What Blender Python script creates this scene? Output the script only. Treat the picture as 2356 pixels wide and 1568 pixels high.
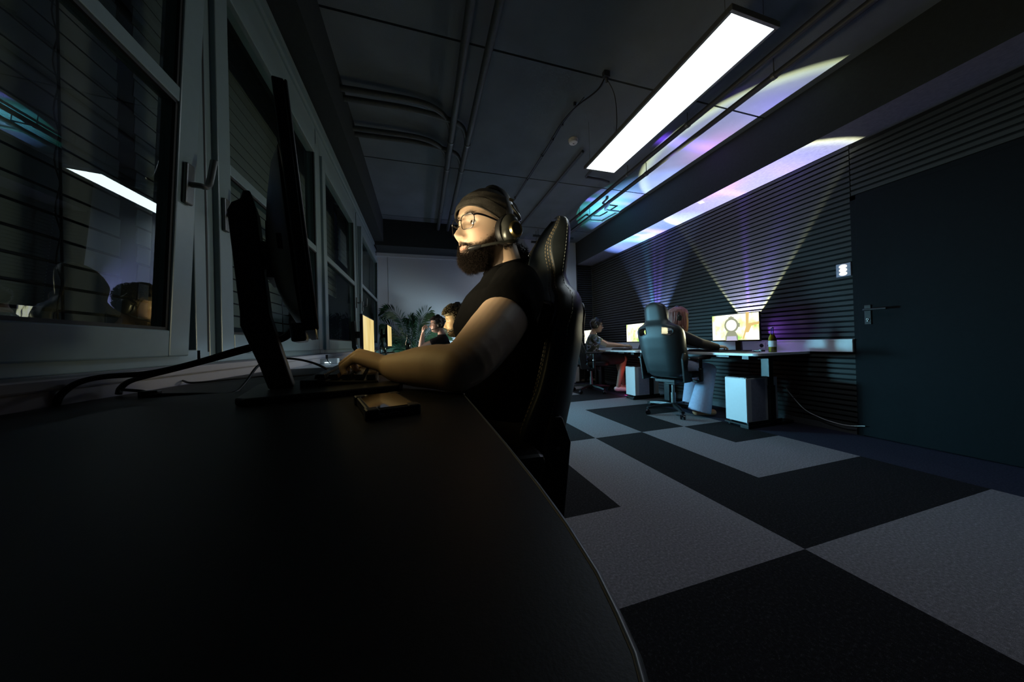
import bpy, bmesh, math, random
import numpy as np
from mathutils import Vector, Matrix, Euler, noise
rnd = random.Random(7)
R = math.radians
for o in list(bpy.data.objects): bpy.data.objects.remove(o)
sc = bpy.context.scene
COL = sc.collection

# ------------------------------------------------------------------ camera
CAMP = Vector((0, 0, .86))
def cam_axes(y, p, r):
    f = Vector((math.sin(y)*math.cos(p), math.cos(y)*math.cos(p), math.sin(p)))
    rt = Vector((math.cos(y), -math.sin(y), 0)); up = rt.cross(f)
    return math.cos(r)*rt+math.sin(r)*up, -math.sin(r)*rt+math.cos(r)*up, f
FPX = 702.47
AX = cam_axes(.28976, .006976, -.028484)
cd = bpy.data.cameras.new('camera'); cam = bpy.data.objects.new('camera', cd); COL.objects.link(cam)
cd.sensor_width = 36; cd.lens = 36*FPX/2356; cd.clip_start = .01; cd.clip_end = 60
m3 = Matrix((AX[0], AX[1], -AX[2])).transposed()
cam.matrix_world = Matrix.Translation(CAMP) @ m3.to_4x4()
sc.camera = cam

# ------------------------------------------------------------------ world, exposure, lights
w = bpy.data.worlds.new('night'); sc.world = w; w.use_nodes = True
w.node_tree.nodes['Background'].inputs[0].default_value = (.25, .35, .6, 1)
w.node_tree.nodes['Background'].inputs[1].default_value = .004
sc.view_settings.view_transform = 'Standard'; sc.view_settings.look = 'None'
sc.view_settings.exposure = 0; sc.view_settings.gamma = 1; sc.view_settings.use_curve_mapping = False

def aim(o, d, up='Y'):
    o.rotation_euler = Vector(d).to_track_quat('-Z', up).to_euler()
def area(name, loc, d, sx, sy, watts, col, spread=180):
    l = bpy.data.lights.new(name, 'AREA'); l.shape = 'RECTANGLE'; l.size = sx; l.size_y = sy
    l.energy = watts; l.color = col; l.spread = R(spread)
    o = bpy.data.objects.new(name, l); COL.objects.link(o); o.location = loc; aim(o, d); return o
def point(name, loc, watts, col, r=.03):
    l = bpy.data.lights.new(name, 'POINT'); l.energy = watts; l.color = col; l.shadow_soft_size = r
    o = bpy.data.objects.new(name, l); COL.objects.link(o); o.location = loc; return o
PN = Vector((.962, .273, 0)); PP = Vector((-.273, .962, 0))      # near monitor: facing direction, width direction
PC = Vector((-.232, .755, 1.05))
area('monitor_glow', PC+PN*.012, (.955, .27, .27), .50, .29, 3.3, (1, .85, .56), 74)
area('monitor_glow', (-.378, 2.56, .955), (1, 0, 0), .48, .25, 4.2, (1, .82, .42), 112)
area('monitor_glow', (-.428, 4.72, 1.01), (1, 0, 0), .54, .26, 3.6, (1, .78, .62), 112)
area('cool_fill', (.12, 4.75, .62), (1, -.78, -.16), 1.1, .35, 62, (.26, .74, 1.0), 62)  # cyan fill lamp without a fixture, for the white towers and trunking
area('cool_fill', (-.50, 4.75, .70), (-.1, .75, .25), .5, .06, 2.2, (.15, .9, .75), 180)  # teal fill lamp without a fixture, for the palm
area('cool_fill', (-.10, 5.05, .70), (.25, 1, .45), .9, .10, 2.5, (.55, .80, 1.0), 180)  # pale blue fill lamp added to brighten the far wall, no fixture
area('cool_fill', (1.75, 4.35, .42), (-.85, 1, .20), .8, .20, 8, (.62, .85, 1.0), 62)  # lamp added low in the open walkway to brighten the far wall
area('cool_fill', (-.38, 2.2, .86), (-1, -.1, -.45), .9, .04, .22, (.45, .75, 1.0), 170)  # blue fill lamp without a fixture, for the window sill
point('pc_glow', (3.13, 4.12, .34), .5, (1, .12, .03), .02)
point('pc_glow', (2.98, 4.0, .10), .30, (1, .08, .6), .02)
point('pc_glow', (3.20, 2.62, .30), .12, (1, .25, .05), .02)
point('monitor_led', (3.45, 2.28, .98), .4, (.45, .16, 1.0), .02)
area('monitor_glow', (3.17, 2.46, .96), (-1, 0, 0), .48, .26, 3.0, (1, .95, .6), 72)
area('monitor_glow', (3.17, 4.02, .96), (-1, .08, 0), .48, .26, 3.0, (1, .95, .7), 72)

def projector(name, loc, axis, half, watts, build):
    """spot lamp whose emission depends on the direction inside its cone (a patterned LED projector)"""
    l = bpy.data.lights.new(name, 'SPOT'); l.energy = watts; l.spot_size = R(half*2+3); l.spot_blend = .02
    l.shadow_soft_size = .006; l.use_nodes = True
    nt = l.node_tree; N = nt.nodes; L = nt.links; em = N['Emission']
    tc = N.new('ShaderNodeTexCoord'); sep = N.new('ShaderNodeSeparateXYZ'); L.new(tc.outputs['Normal'], sep.inputs[0])
    def m(op, a, b=None, c=None):
        n = N.new('ShaderNodeMath'); n.operation = op
        for i, v in enumerate((a, b, c)):
            if v is None: continue
            if hasattr(v, 'node'): L.new(v, n.inputs[i])
            else: n.inputs[i].default_value = v
        return n.outputs[0]
    az = m('ABSOLUTE', sep.outputs[2])
    u = m('DIVIDE', sep.outputs[0], az); v = m('DIVIDE', sep.outputs[1], az)
    rr = m('DIVIDE', m('SQRT', m('ADD', m('MULTIPLY', u, u), m('MULTIPLY', v, v))), math.tan(R(half)))
    def ramp(f, pts):
        n = N.new('ShaderNodeValToRGB'); L.new(f, n.inputs[0]); e = n.color_ramp.elements
        while len(e) > 1: e.remove(e[0])
        e[0].position = pts[0][0]; e[0].color = (*pts[0][1], 1)
        for p, c in pts[1:]:
            q = e.new(p); q.color = (*c, 1)
        return n.outputs[0]
    def add(a, b):
        n = N.new('ShaderNodeMix'); n.data_type = 'RGBA'; n.blend_type = 'ADD'; n.inputs[0].default_value = 1
        L.new(a, n.inputs[6]); L.new(b, n.inputs[7]); return n.outputs[2]
    def blob(u0, v0, su, sv, col):
        a = m('POWER', m('DIVIDE', m('SUBTRACT', u, u0), su), 2); b = m('POWER', m('DIVIDE', m('SUBTRACT', v, v0), sv), 2)
        f = m('POWER', 2.718, m('MULTIPLY', m('ADD', a, b), -1))
        n = N.new('ShaderNodeMix'); n.data_type = 'RGBA'; L.new(f, n.inputs[0]); n.inputs[6].default_value = (0, 0, 0, 1); n.inputs[7].default_value = (*col, 1)
        return n.outputs[2]
    c = build(m, ramp, add, blob, u, v, rr)
    L.new(c, em.inputs[0]); em.inputs[1].default_value = 1
    o = bpy.data.objects.new(name, l); COL.objects.link(o); o.location = loc
    # local -Z along axis, local Y towards +X of the room
    z = -Vector(axis).normalized(); yv = Vector((1, 0, 0)); yv = (yv-yv.dot(z)*z).normalized(); xv = yv.cross(z)
    o.rotation_euler = Matrix((xv, yv, z)).transposed().to_euler()
    return o
def patA(m, ramp, add, blob, u, v, rr):
    c = ramp(rr, [(0, (.42, .38, .62)), (.78, (.38, .37, .58)), (.87, (.44, .44, .56)), (.935, (.85, .88, .68)), (.965, (.80, .78, .42)), (1.0, (0, 0, 0))])
    c = add(c, blob(.02, .0, .035, 2, (.28, .10, 1.2)))
    c = add(c, blob(-.30, -.05, .08, .3, (.10, .03, .55)))
    c = add(c, blob(.0, -.30, .14, .10, (.30, .02, .12)))
    return c
def patB(m, ramp, add, blob, u, v, rr):
    c = ramp(rr, [(0, (.10, .13, .55)), (.35, (.16, .24, .62)), (.70, (.25, .32, .66)), (.86, (.12, .2, .5)), (1.0, (0, 0, 0))])
    c = add(c, blob(.0, -.05, .03, 1, (.35, .15, 1.3)))
    c = add(c, blob(.13, -.05, .05, .5, (.15, .55, 1.0)))
    c = add(c, blob(-.12, -.05, .05, .5, (.32, .15, .9)))
    c = add(c, blob(.10, -.42, .22, .16, (.10, .85, .62)))
    c = add(c, blob(.02, -.08, .10, .07, (.5, .6, .7)))
    return c
projector('led_projector', (3.43, 2.52, .90), (.115, 0, 1), 31.8, 780, patA)
projector('led_projector', (3.42, 3.93, .90), (.09, 0, 1), 31, 900, patB)
def patC(m, ramp, add, blob, u, v, rr):
    c = ramp(rr, [(0, (.35, .12, .9)), (.6, (.2, .06, .6)), (1, (0, 0, 0))])
    return add(c, blob(0, .05, .6, .02, (.6, .4, .8)))
projector('led_projector', (3.47, 2.36, .90), (.15, -1, .22), 60, 4.5, patC)
def patD(m, ramp, add, blob, u, v, rr):
    return ramp(rr, [(0, (.42, .42, 1.0)), (.6, (.25, .26, .7)), (1, (0, 0, 0))])
projector('led_projector', (3.25, 5.20, 1.14), (-1.2, .50, .25), 48, 45, patD)

# ------------------------------------------------------------------ materials
def mat(name, col, rough=.6, metal=0, var=.12, scale=40, bump=0, bscale=200, coat=0, spec=.5, stretch=None):
    m = bpy.data.materials.new(name); m.use_nodes = True; N = m.node_tree.nodes; L = m.node_tree.links
    b = N['Principled BSDF']; b.inputs['Roughness'].default_value = rough; b.inputs['Metallic'].default_value = metal
    b.inputs['Specular IOR Level'].default_value = spec; b.inputs['Coat Weight'].default_value = coat
    tc = N.new('ShaderNodeTexCoord'); n = N.new('ShaderNodeTexNoise'); n.inputs['Scale'].default_value = scale; n.inputs['Detail'].default_value = 4
    src = tc.outputs['Object']
    if stretch:
        mp = N.new('ShaderNodeMapping'); mp.inputs['Scale'].default_value = stretch; L.new(src, mp.inputs[0]); src = mp.outputs[0]
    L.new(src, n.inputs['Vector'])
    r = N.new('ShaderNodeValToRGB'); r.color_ramp.elements[0].position = .3; r.color_ramp.elements[1].position = .7
    r.color_ramp.elements[0].color = (*[c*(1-var) for c in col], 1); r.color_ramp.elements[1].color = (*[min(1, c*(1+var)) for c in col], 1)
    L.new(n.outputs[0], r.inputs[0]); L.new(r.outputs[0], b.inputs['Base Color'])
    if bump:
        n2 = N.new('ShaderNodeTexNoise'); n2.inputs['Scale'].default_value = bscale; n2.inputs['Detail'].default_value = 3; L.new(src, n2.inputs['Vector'])
        bp = N.new('ShaderNodeBump'); bp.inputs['Strength'].default_value = bump; bp.inputs['Distance'].default_value = .004
        L.new(n2.outputs[0], bp.inputs['Height']); L.new(bp.outputs[0], b.inputs['Normal'])
    return m
def emis(name, col, s, noise_cols=None, scale=6, stretch=None):
    m = bpy.data.materials.new(name); m.use_nodes = True; N = m.node_tree.nodes; L = m.node_tree.links
    N.remove(N['Principled BSDF']); e = N.new('ShaderNodeEmission'); e.inputs[0].default_value = (*col, 1); e.inputs[1].default_value = s
    L.new(e.outputs[0], N['Material Output'].inputs[0])
    if noise_cols:
        tc = N.new('ShaderNodeTexCoord'); n = N.new('ShaderNodeTexNoise'); n.inputs['Scale'].default_value = scale; n.inputs['Detail'].default_value = 5
        mp = N.new('ShaderNodeMapping'); L.new(tc.outputs['Object'], mp.inputs[0]); mp.inputs['Scale'].default_value = stretch or (1, 1, 1); L.new(mp.outputs[0], n.inputs['Vector'])
        r = N.new('ShaderNodeValToRGB'); L.new(n.outputs[0], r.inputs[0]); el = r.color_ramp.elements
        while len(el) > 1: el.remove(el[0])
        el[0].position = noise_cols[0][0]; el[0].color = (*noise_cols[0][1], 1)
        for p, c in noise_cols[1:]: el.new(p).color = (*c, 1)
        L.new(r.outputs[0], e.inputs[0])
    return m
def attrmat(name, rough=.5, sss=0, bump=.05, bscale=700):
    m = mat(name, (.5, .5, .5), rough, bump=bump, bscale=bscale); N = m.node_tree.nodes; L = m.node_tree.links
    a = N.new('ShaderNodeAttribute'); a.attribute_name = 'tone'; b = N['Principled BSDF']
    mx = N.new('ShaderNodeMix'); mx.data_type = 'RGBA'; mx.blend_type = 'MULTIPLY'; mx.inputs[0].default_value = .35
    L.new(a.outputs['Color'], mx.inputs[6]); L.new(b.inputs['Base Color'].links[0].from_socket, mx.inputs[7])
    L.new(mx.outputs[2], b.inputs['Base Color'])
    if sss: b.inputs['Subsurface Weight'].default_value = sss; b.inputs['Subsurface Radius'].default_value = (.01, .004, .002); b.inputs['Subsurface Scale'].default_value = .5
    return m
K = {}
K['desk_black'] = mat('black_laminate', (.0055, .0056, .0056), .45, var=.2, scale=300, bump=.03, bscale=900, spec=.2)
K['edge_grey'] = mat('grey_edge_band', (.10, .105, .10), .35, spec=.6)
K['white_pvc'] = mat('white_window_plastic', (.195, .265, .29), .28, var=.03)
K['sill'] = mat('white_sill_board', (.46, .43, .47), .4, var=.02)
K['rubber'] = mat('black_rubber_gasket', (.008, .008, .008), .6)
K['wall_white'] = mat('white_wall_paint', (.60, .64, .66), .8, var=.02, bump=.10, bscale=300)
K['wall_dark'] = mat('dark_grey_wall_paint', (.06, .065, .07), .8, bump=.2)
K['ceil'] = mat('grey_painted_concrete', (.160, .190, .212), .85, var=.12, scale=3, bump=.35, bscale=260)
K['ceil_dark'] = mat('dark_grey_concrete_and_side_shade', (.020, .027, .029), .85, bump=.2)
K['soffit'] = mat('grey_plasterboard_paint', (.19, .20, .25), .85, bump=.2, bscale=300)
K['slat'] = mat('charcoal_slat_veneer', (.030, .033, .032), .6, var=.2, scale=20, spec=.25, stretch=(1, .1, 6), bump=.1)
K['slat_gap'] = mat('black_felt_backing', (.004, .004, .0045), .95)
K['trunk'] = mat('white_trunking_plastic', (.55, .58, .58), .4, var=.02)
K['door'] = mat('dark_grey_door_paint', (.0035, .005, .0065), .7, bump=.06, spec=.12)
K['black_metal'] = mat('black_powder_coated_metal', (.010, .011, .012), .4, .3)
K['chrome'] = mat('chrome_metal', (.6, .6, .6), .2, 1)
K['steel'] = mat('dark_grey_metal', (.16, .17, .17), .38, .6)
K['white_metal'] = mat('white_computer_metal', (.62, .63, .65), .35, var=.02)
K['white_desk'] = mat('white_desk_laminate', (.58, .60, .62), .35, var=.02)
K['pipe'] = mat('grey_painted_pipe', (.075, .085, .09), .5)
K['pipe_dark'] = mat('dark_grey_painted_pipe', (.045, .05, .06), .5)
K['black_plastic'] = mat('matt_black_plastic', (.010, .010, .011), .38, bump=.05, bscale=700)
K['gloss_black'] = mat('glossy_black_plastic', (.006, .006, .008), .18)
K['cable'] = mat('black_cable_rubber', (.008, .008, .008), .45)
K['leather'] = mat('black_artificial_leather', (.0065, .0065, .0068), .5, bump=.08, bscale=600, var=.2, spec=.3)
K['leather2'] = mat('dark_grey_artificial_leather', (.019, .024, .026), .42, bump=.10, bscale=500, var=.1, spec=.4)
K['stitch'] = mat('beige_thread', (.34, .26, .15), .7)
K['stitchg'] = mat('grey_thread', (.22, .25, .23), .7)
K['tshirt'] = mat('black_cotton_jersey', (.0028, .0027, .0027), .95, bump=.2, bscale=60, spec=.04)
K['tshirt2'] = mat('black_cotton', (.008, .008, .009), .95, spec=.2)
K['cap'] = mat('dark_brown_cotton_knit', (.040, .036, .030), .95, var=.25, scale=80, bump=.6, bscale=900, spec=.2)
K['hair'] = mat('black_hair', (.010, .008, .007), .5)
K['brownhair'] = mat('brown_hair', (.055, .040, .020), .6, var=.4, scale=120)
K['beard'] = mat('dark_brown_beard_hair', (.0075, .0045, .003), .9, var=.4, spec=.15, scale=150)
K['pinkhair'] = mat('faded_pink_hair', (.27, .115, .10), .45, var=.35, scale=70, stretch=(1, 1, .1))
K['blondhair'] = mat('blond_hair', (.55, .36, .17), .45, var=.3, scale=70, stretch=(1, 1, .1))
K['skin'] = attrmat('skin', .50, .10)
K['eye'] = mat('eye_white', (.62, .58, .54), .15); K['iris'] = mat('brown_iris', (.03, .016, .009), .1)
K['gunmetal'] = mat('gunmetal_headset_shell', (.050, .052, .046), .30, .6)
K['gold'] = mat('brass_ring', (.62, .46, .20), .28, 1)
K['jacket'] = mat('black_hoodie_fleece', (.009, .009, .010), .95)
K['jeans'] = mat('pale_grey_wide_trouser_cloth', (.34, .37, .50), .85, var=.06, bump=.3, bscale=90)
K['trouser'] = mat('dark_trouser_cloth', (.012, .012, .016), .9)
K['sneaker'] = mat('white_sneaker_leather', (.80, .78, .78), .5)
K['sandal'] = mat('tan_sandal_leather', (.42, .20, .10), .5)
K['leaf'] = mat('palm_leaf_green', (.020, .075, .035), .45, var=.4, scale=30)
K['pot'] = mat('dark_plant_pot', (.03, .03, .03), .5)
K['soil'] = mat('potting_soil', (.03, .02, .015), .95)
K['paper'] = mat('white_paper_label', (.8, .78, .78), .7)
K['ext'] = mat('outside_blind_aluminium', (.10, .112, .115), .6, var=.05)
K['night'] = mat('night_outside', (.004, .005, .007), .9)
K['cord'] = mat('black_blind_cord', (.006, .006, .006), .8)
K['white_plastic'] = mat('white_plastic', (.60, .62, .62), .4)
def camo():
    m = mat('camouflage_cloth', (.1, .1, .1), .9); N = m.node_tree.nodes
    r = [n for n in N if n.type == 'VALTORGB'][0]; el = r.color_ramp.elements; r.color_ramp.interpolation = 'CONSTANT'
    el[0].position = 0; el[0].color = (.02, .03, .025, 1); el[1].position = .48; el[1].color = (.06, .075, .06, 1)
    el.new(.55).color = (.20, .25, .36, 1); el.new(.63).color = (.012, .012, .014, 1)
    [n for n in N if n.type == 'TEX_NOISE'][0].inputs['Scale'].default_value = 14
    return m
K['camo'] = camo()
def glass(name, col=(1, 1, 1), refl=1.0, tint=.9, rough=0.0):
    m = bpy.data.materials.new(name); m.use_nodes = True; N = m.node_tree.nodes; L = m.node_tree.links; N.remove(N['Principled BSDF'])
    t = N.new('ShaderNodeBsdfTransparent'); t.inputs[0].default_value = (*[c*tint for c in col], 1)
    g = N.new('ShaderNodeBsdfGlossy'); g.inputs['Roughness'].default_value = rough; g.inputs[0].default_value = (.9, .97, .95, 1)
    f = N.new('ShaderNodeFresnel'); f.inputs[0].default_value = 1.5
    mu = N.new('ShaderNodeMath'); mu.operation = 'MULTIPLY'; mu.inputs[1].default_value = refl; L.new(f.outputs[0], mu.inputs[0])
    mx = N.new('ShaderNodeMixShader'); L.new(mu.outputs[0], mx.inputs[0]); L.new(t.outputs[0], mx.inputs[1]); L.new(g.outputs[0], mx.inputs[2])
    n = N.new('ShaderNodeTexNoise'); n.inputs['Scale'].default_value = 2
    L.new(mx.outputs[0], N['Material Output'].inputs[0]); return m
K['pane'] = glass('window_glass', (.9, 1, .97), .17, .92)
K['lens'] = glass('spectacle_lens', (.97, .98, 1), .9, .97)
K['bottle'] = glass('clear_bottle_glass', (.75, .95, .95), 1.0, .8, .02)
K['lemonade'] = mat('orange_yellow_drink', (.80, .42, .03), .15, coat=.5)
K['cola'] = mat('dark_cola', (.02, .008, .006), .1, coat=.5)
K['lamp'] = emis('lit_lamp_diffuser', (.84, .97, 1.05), 7)
K['screen_game'] = emis('game_picture', (1, 1, .8), 1.55, [(.30, (.30, .75, .12)), (.40, (.72, .85, .35)), (.50, (1, .98, .62)), (.62, (1, 1, .9)), (.75, (1, .75, .35))], 9)
K['screen_warm'] = emis('warm_game_picture', (.86, .66, .25), .95, [(.3, (.62, .44, .16)), (.5, (.86, .66, .25)), (.7, (.95, .78, .38))], 7, (1, 1, .35))
K['screen_dim'] = emis('game_picture_white', (.95, .95, .8), 2.0, [(.38, (.1, .1, .12)), (.45, (.9, .9, .55)), (.62, (1, 1, 1))], 30, (1, 1, .25))
K['scope'] = emis('scope_grey_pixels', (.36, .38, .26), 1.0)
K['scope_white'] = emis('scope_white_pixels', (1, 1, .85), 1.7)
K['scope_lilac'] = emis('scope_lilac_pixels', (.62, .60, .80), 1.0)
K['trunkpix'] = emis('tree_brown_pixels', (.85, .60, .22), 1.0)
K['redpix'] = emis('red_pixels', (.9, .25, .2), 1.0)
K['pad_lit'] = emis('lit_touch_pad', (.95, .95, .88), 1.6)
K['pad_frame'] = mat('pale_lilac_plastic_frame', (.32, .33, .42), .4)
K['blue_led'] = emis('white_led', (.7, .9, 1), 2.0)
K['phone_glass'] = mat('phone_screen_glass', (.004, .004, .005), .06, coat=.6)
K['red'] = mat('red_plastic', (.5, .02, .02), .4)

# ------------------------------------------------------------------ mesh buffer
class M:
    def __init__(s): s.v = []; s.f = []; s.m = []
    def add(s, vs, fs, mi=0):
        b = len(s.v); s.v += [Vector(v) for v in vs]; s.f += [tuple(i+b for i in f) for f in fs]; s.m += [mi]*len(fs); return s
    def box(s, c, d, rot=None, mi=0):
        vs = [Vector((x*d[0]/2, y*d[1]/2, z*d[2]/2)) for x in (-1, 1) for y in (-1, 1) for z in (-1, 1)]
        if rot is not None: vs = [rot @ v for v in vs]
        return s.add([v+Vector(c) for v in vs], [(0, 1, 3, 2), (4, 6, 7, 5), (0, 4, 5, 1), (2, 3, 7, 6), (0, 2, 6, 4), (1, 5, 7, 3)], mi)
    def bb(s, x0, x1, y0, y1, z0, z1, mi=0): return s.box(((x0+x1)/2, (y0+y1)/2, (z0+z1)/2), (abs(x1-x0), abs(y1-y0), abs(z1-z0)), None, mi)
    def loft(s, rings, cap=True, closed=False, mi=0):
        n = len(rings[0]); vs = [v for r in rings for v in r]; fs = []
        k = len(rings)
        for i in range(k if closed else k-1):
            a, b = i*n, ((i+1) % k)*n
            fs += [(a+j, a+(j+1) % n, b+(j+1) % n, b+j) for j in range(n)]
        if cap and not closed: fs += [tuple(range(n-1, -1, -1)), tuple((k-1)*n+j for j in range(n))]
        return s.add(vs, fs, mi)
    def tube(s, pts, r, n=10, mi=0, cap=True, flat=1.0):
        pts = [Vector(p) for p in pts]; rs = [float(q) for q in r] if hasattr(r, '__len__') else [r]*len(pts); rings = []; up = None
        for i, p in enumerate(pts):
            t = (pts[min(i+1, len(pts)-1)]-pts[max(i-1, 0)]).normalized()
            if up is None: up = Vector((0, 0, 1)) if abs(t.z) < .9 else Vector((1, 0, 0))
            a = t.cross(up).normalized(); b = a.cross(t).normalized(); up = b
            rings.append([p+rs[i]*(math.cos(q)*a+math.sin(q)*b*flat) for q in [2*math.pi*j/n for j in range(n)]])
        return s.loft(rings, cap, mi=mi)
    def cyl(s, p0, p1, r0, r1=None, n=20, mi=0): return s.tube([p0, p1], [r0, r0 if r1 is None else r1], n, mi)
    def lathe(s, prof, c, n=24, axis=None, mi=0):
        c = Vector(c); q = Vector((0, 0, 1)).rotation_difference(Vector(axis).normalized()) if axis else None; rings = []
        for r, z in prof:
            ring = [Vector((r*math.cos(2*math.pi*j/n), r*math.sin(2*math.pi*j/n), z)) for j in range(n)]
            rings.append([c+(q @ v if q else v) for v in ring])
        return s.loft(rings, True, mi=mi)
    def sph(s, c, r, n=12, m=8, rot=None, mi=0):
        r = r if hasattr(r, '__len__') else (r, r, r); c = Vector(c); rings = []
        for i in range(m+1):
            t = math.pi*(i+.02)/(m+.04); ring = [Vector((r[0]*math.sin(t)*math.cos(2*math.pi*j/n), r[1]*math.sin(t)*math.sin(2*math.pi*j/n), -r[2]*math.cos(t))) for j in range(n)]
            rings.append([c+(rot @ v if rot is not None else v) for v in ring])
        return s.loft(rings, True, mi=mi)
    def prism(s, poly, d, mi=0):
        d = Vector(d); n = len(poly); vs = [Vector(p) for p in poly]+[Vector(p)+d for p in poly]
        return s.add(vs, [tuple(range(n-1, -1, -1)), tuple(range(n, 2*n))]+[(j, (j+1) % n, n+(j+1) % n, n+j) for j in range(n)], mi)
    def limb(s, pts, rs, n=28):
        for i in range(len(pts)):
            s.sph(pts[i], rs[i], n, 14)
            if i: s.tube([pts[i-1], pts[i]], [rs[i-1], rs[i]], n)
        return s
    def xf(s, mtx):
        s.v = [mtx @ v for v in s.v]; return s
    def join(s, o):
        b = len(s.v); s.v += o.v; s.f += [tuple(i+b for i in f) for f in o.f]; s.m += o.m; return s
WM = {}
def mk(name, B, mats, parent=None, world=False, smooth=False, bevel=0, auto=40, kind=None, label=None, cat=None, group=None):
    me = bpy.data.meshes.new(name)
    vs = B.v
    if world and parent is not None:
        inv = WM[parent.name].inverted(); vs = [inv @ v for v in vs]
    me.from_pydata([tuple(v) for v in vs], [], B.f); me.update()
    mats = mats if isinstance(mats, (list, tuple)) else [mats]
    for k in mats: me.materials.append(K[k])
    if len(mats) > 1: me.polygons.foreach_set('material_index', B.m)
    bm = bmesh.new(); bm.from_mesh(me); bmesh.ops.recalc_face_normals(bm, faces=bm.faces); bm.to_mesh(me); bm.free()
    if smooth:
        me.polygons.foreach_set('use_smooth', [True]*len(me.polygons))
        if auto: me.set_sharp_from_angle(angle=R(auto))
    o = bpy.data.objects.new(name, me); COL.objects.link(o)
    if parent is not None: o.parent = parent; WM[o.name] = WM[parent.name]
    else: WM[o.name] = Matrix()
    if bevel:
        b = o.modifiers.new('bevel', 'BEVEL'); b.width = bevel; b.segments = 2; b.limit_method = 'ANGLE'; b.angle_limit = R(35)
    if kind: o['kind'] = kind
    if label: o['label'] = label
    if cat: o['category'] = cat
    if group: o['group'] = group
    return o
def thing(name, label, cat, loc=(0, 0, 0), rz=0, group=None, kind=None):
    o = bpy.data.objects.new(name, None); COL.objects.link(o); o.location = loc; o.rotation_euler = (0, 0, rz); o.empty_display_size = .05
    if label: o['label'] = label
    if cat: o['category'] = cat
    if group: o['group'] = group
    if kind: o['kind'] = kind
    WM[o.name] = Matrix.Translation(Vector(loc)) @ Matrix.Rotation(rz, 4, 'Z'); return o
def dup(root, loc, rz, label, group=None):
    def cp(o, par):
        c = o.copy(); COL.objects.link(c)
        if par is not None: c.parent = par
        for ch in list(o.children): cp(ch, c)
        return c
    r = cp(root, None); r.location = loc; r.rotation_euler = (0, 0, rz); r['label'] = label
    if group: r['group'] = group
    WM[r.name] = Matrix.Translation(Vector(loc)) @ Matrix.Rotation(rz, 4, 'Z'); return r
def struct(name, B, mats, parent=None, **k): return mk(name, B, mats, parent, kind=None if parent else 'structure', **k)
def bez(pts, n=8):
    """Catmull-Rom through points"""
    P = [Vector(p) for p in pts]; P = [2*P[0]-P[1]]+P+[2*P[-1]-P[-2]]; out = []
    for i in range(1, len(P)-2):
        for k in range(n):
            t = k/n; a, b, c, d = P[i-1:i+3]
            out.append(.5*((2*b)+(c-a)*t+(2*a-5*b+4*c-d)*t*t+(3*b-a-3*c+d)*t**3))
    return out+[P[-2]]

# ================================================================== SETTING
XW = 3.56; XL = -.70; YF = 5.75; YB = -2.6; ZC = 2.93; ZS = 2.47; XS = 3.18
# floor: carpet tiles
def carpet(name, col, speck):
    m = bpy.data.materials.new(name); m.use_nodes = True; N = m.node_tree.nodes; L = m.node_tree.links; b = N['Principled BSDF']
    b.inputs['Roughness'].default_value = .95; b.inputs['Specular IOR Level'].default_value = .1
    tc = N.new('ShaderNodeTexCoord'); n = N.new('ShaderNodeTexNoise'); n.inputs['Scale'].default_value = 520; n.inputs['Detail'].default_value = 2
    n3 = N.new('ShaderNodeTexNoise'); n3.inputs['Scale'].default_value = 110; n3.inputs['Detail'].default_value = 4
    L.new(tc.outputs['Object'], n.inputs['Vector']); L.new(tc.outputs['Object'], n3.inputs['Vector'])
    ad = N.new('ShaderNodeMath'); ad.operation = 'MULTIPLY_ADD'; ad.inputs[1].default_value = .45; L.new(n3.outputs[0], ad.inputs[0])
    mu = N.new('ShaderNodeMath'); mu.operation = 'MULTIPLY'; mu.inputs[1].default_value = .55; L.new(n.outputs[0], mu.inputs[0]); L.new(mu.outputs[0], ad.inputs[2])
    r = N.new('ShaderNodeValToRGB'); L.new(ad.outputs[0], r.inputs[0]); e = r.color_ramp.elements
    e[0].position = .38; e[0].color = (*[c*.55 for c in col], 1); e[1].position = .56; e[1].color = (*col, 1); e.new(.66).color = (*speck, 1)
    L.new(r.outputs[0], b.inputs['Base Color'])
    bp = N.new('ShaderNodeBump'); bp.inputs['Strength'].default_value = .5; bp.inputs['Distance'].default_value = .003; L.new(n.outputs[0], bp.inputs['Height']); L.new(bp.outputs[0], b.inputs['Normal'])
    return m
K['tile_light'] = carpet('grey_carpet_tile', (.235, .218, .226), (.42, .40, .40))
K['tile_dark'] = carpet('charcoal_carpet_tile', (.016, .015, .016), (.075, .072, .07))
K['tile_navy'] = carpet('dark_blue_carpet_border', (.030, .032, .052), (.06, .06, .09))
LT = {(-1, 0), (0, 0), (1, -1), (2, -1), (3, -1), (0, 1), (2, 1), (3, 1), (0, 2), (2, 2), (1, 3), (3, 3), (1, 4), (1, 5), (2, 5), (3, 5), (4, 5),
      (0, -3), (2, -3), (-1, 5), (-1, 6), (0, 7), (2, 7), (3, 8), (-2, 1), (-2, 3), (-3, 4), (1, 8)}
B = M(); th = .01
for i in range(-4, 6):
    for j in range(-8, 11):
        x0 = max(.967+.49*i, XL-.2); x1 = min(.967+.49*(i+1), XW+.02); y0 = max(.852+.512*j, YB); y1 = min(.852+.512*(j+1), YF+.02)
        if x1 <= x0 or y1 <= y0: continue
        mi = 0 if (i, j) in LT else 1
        if i >= 4 and mi: mi = 2
        if i == 4: x1 = min(x1, XW+.02)
        B.add([(x0, y0, 0), (x1, y0, 0), (x1, y1, 0), (x0, y1, 0)], [(0, 1, 2, 3)], mi)
struct('floor', B, ['tile_light', 'tile_dark', 'tile_navy'])
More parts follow.
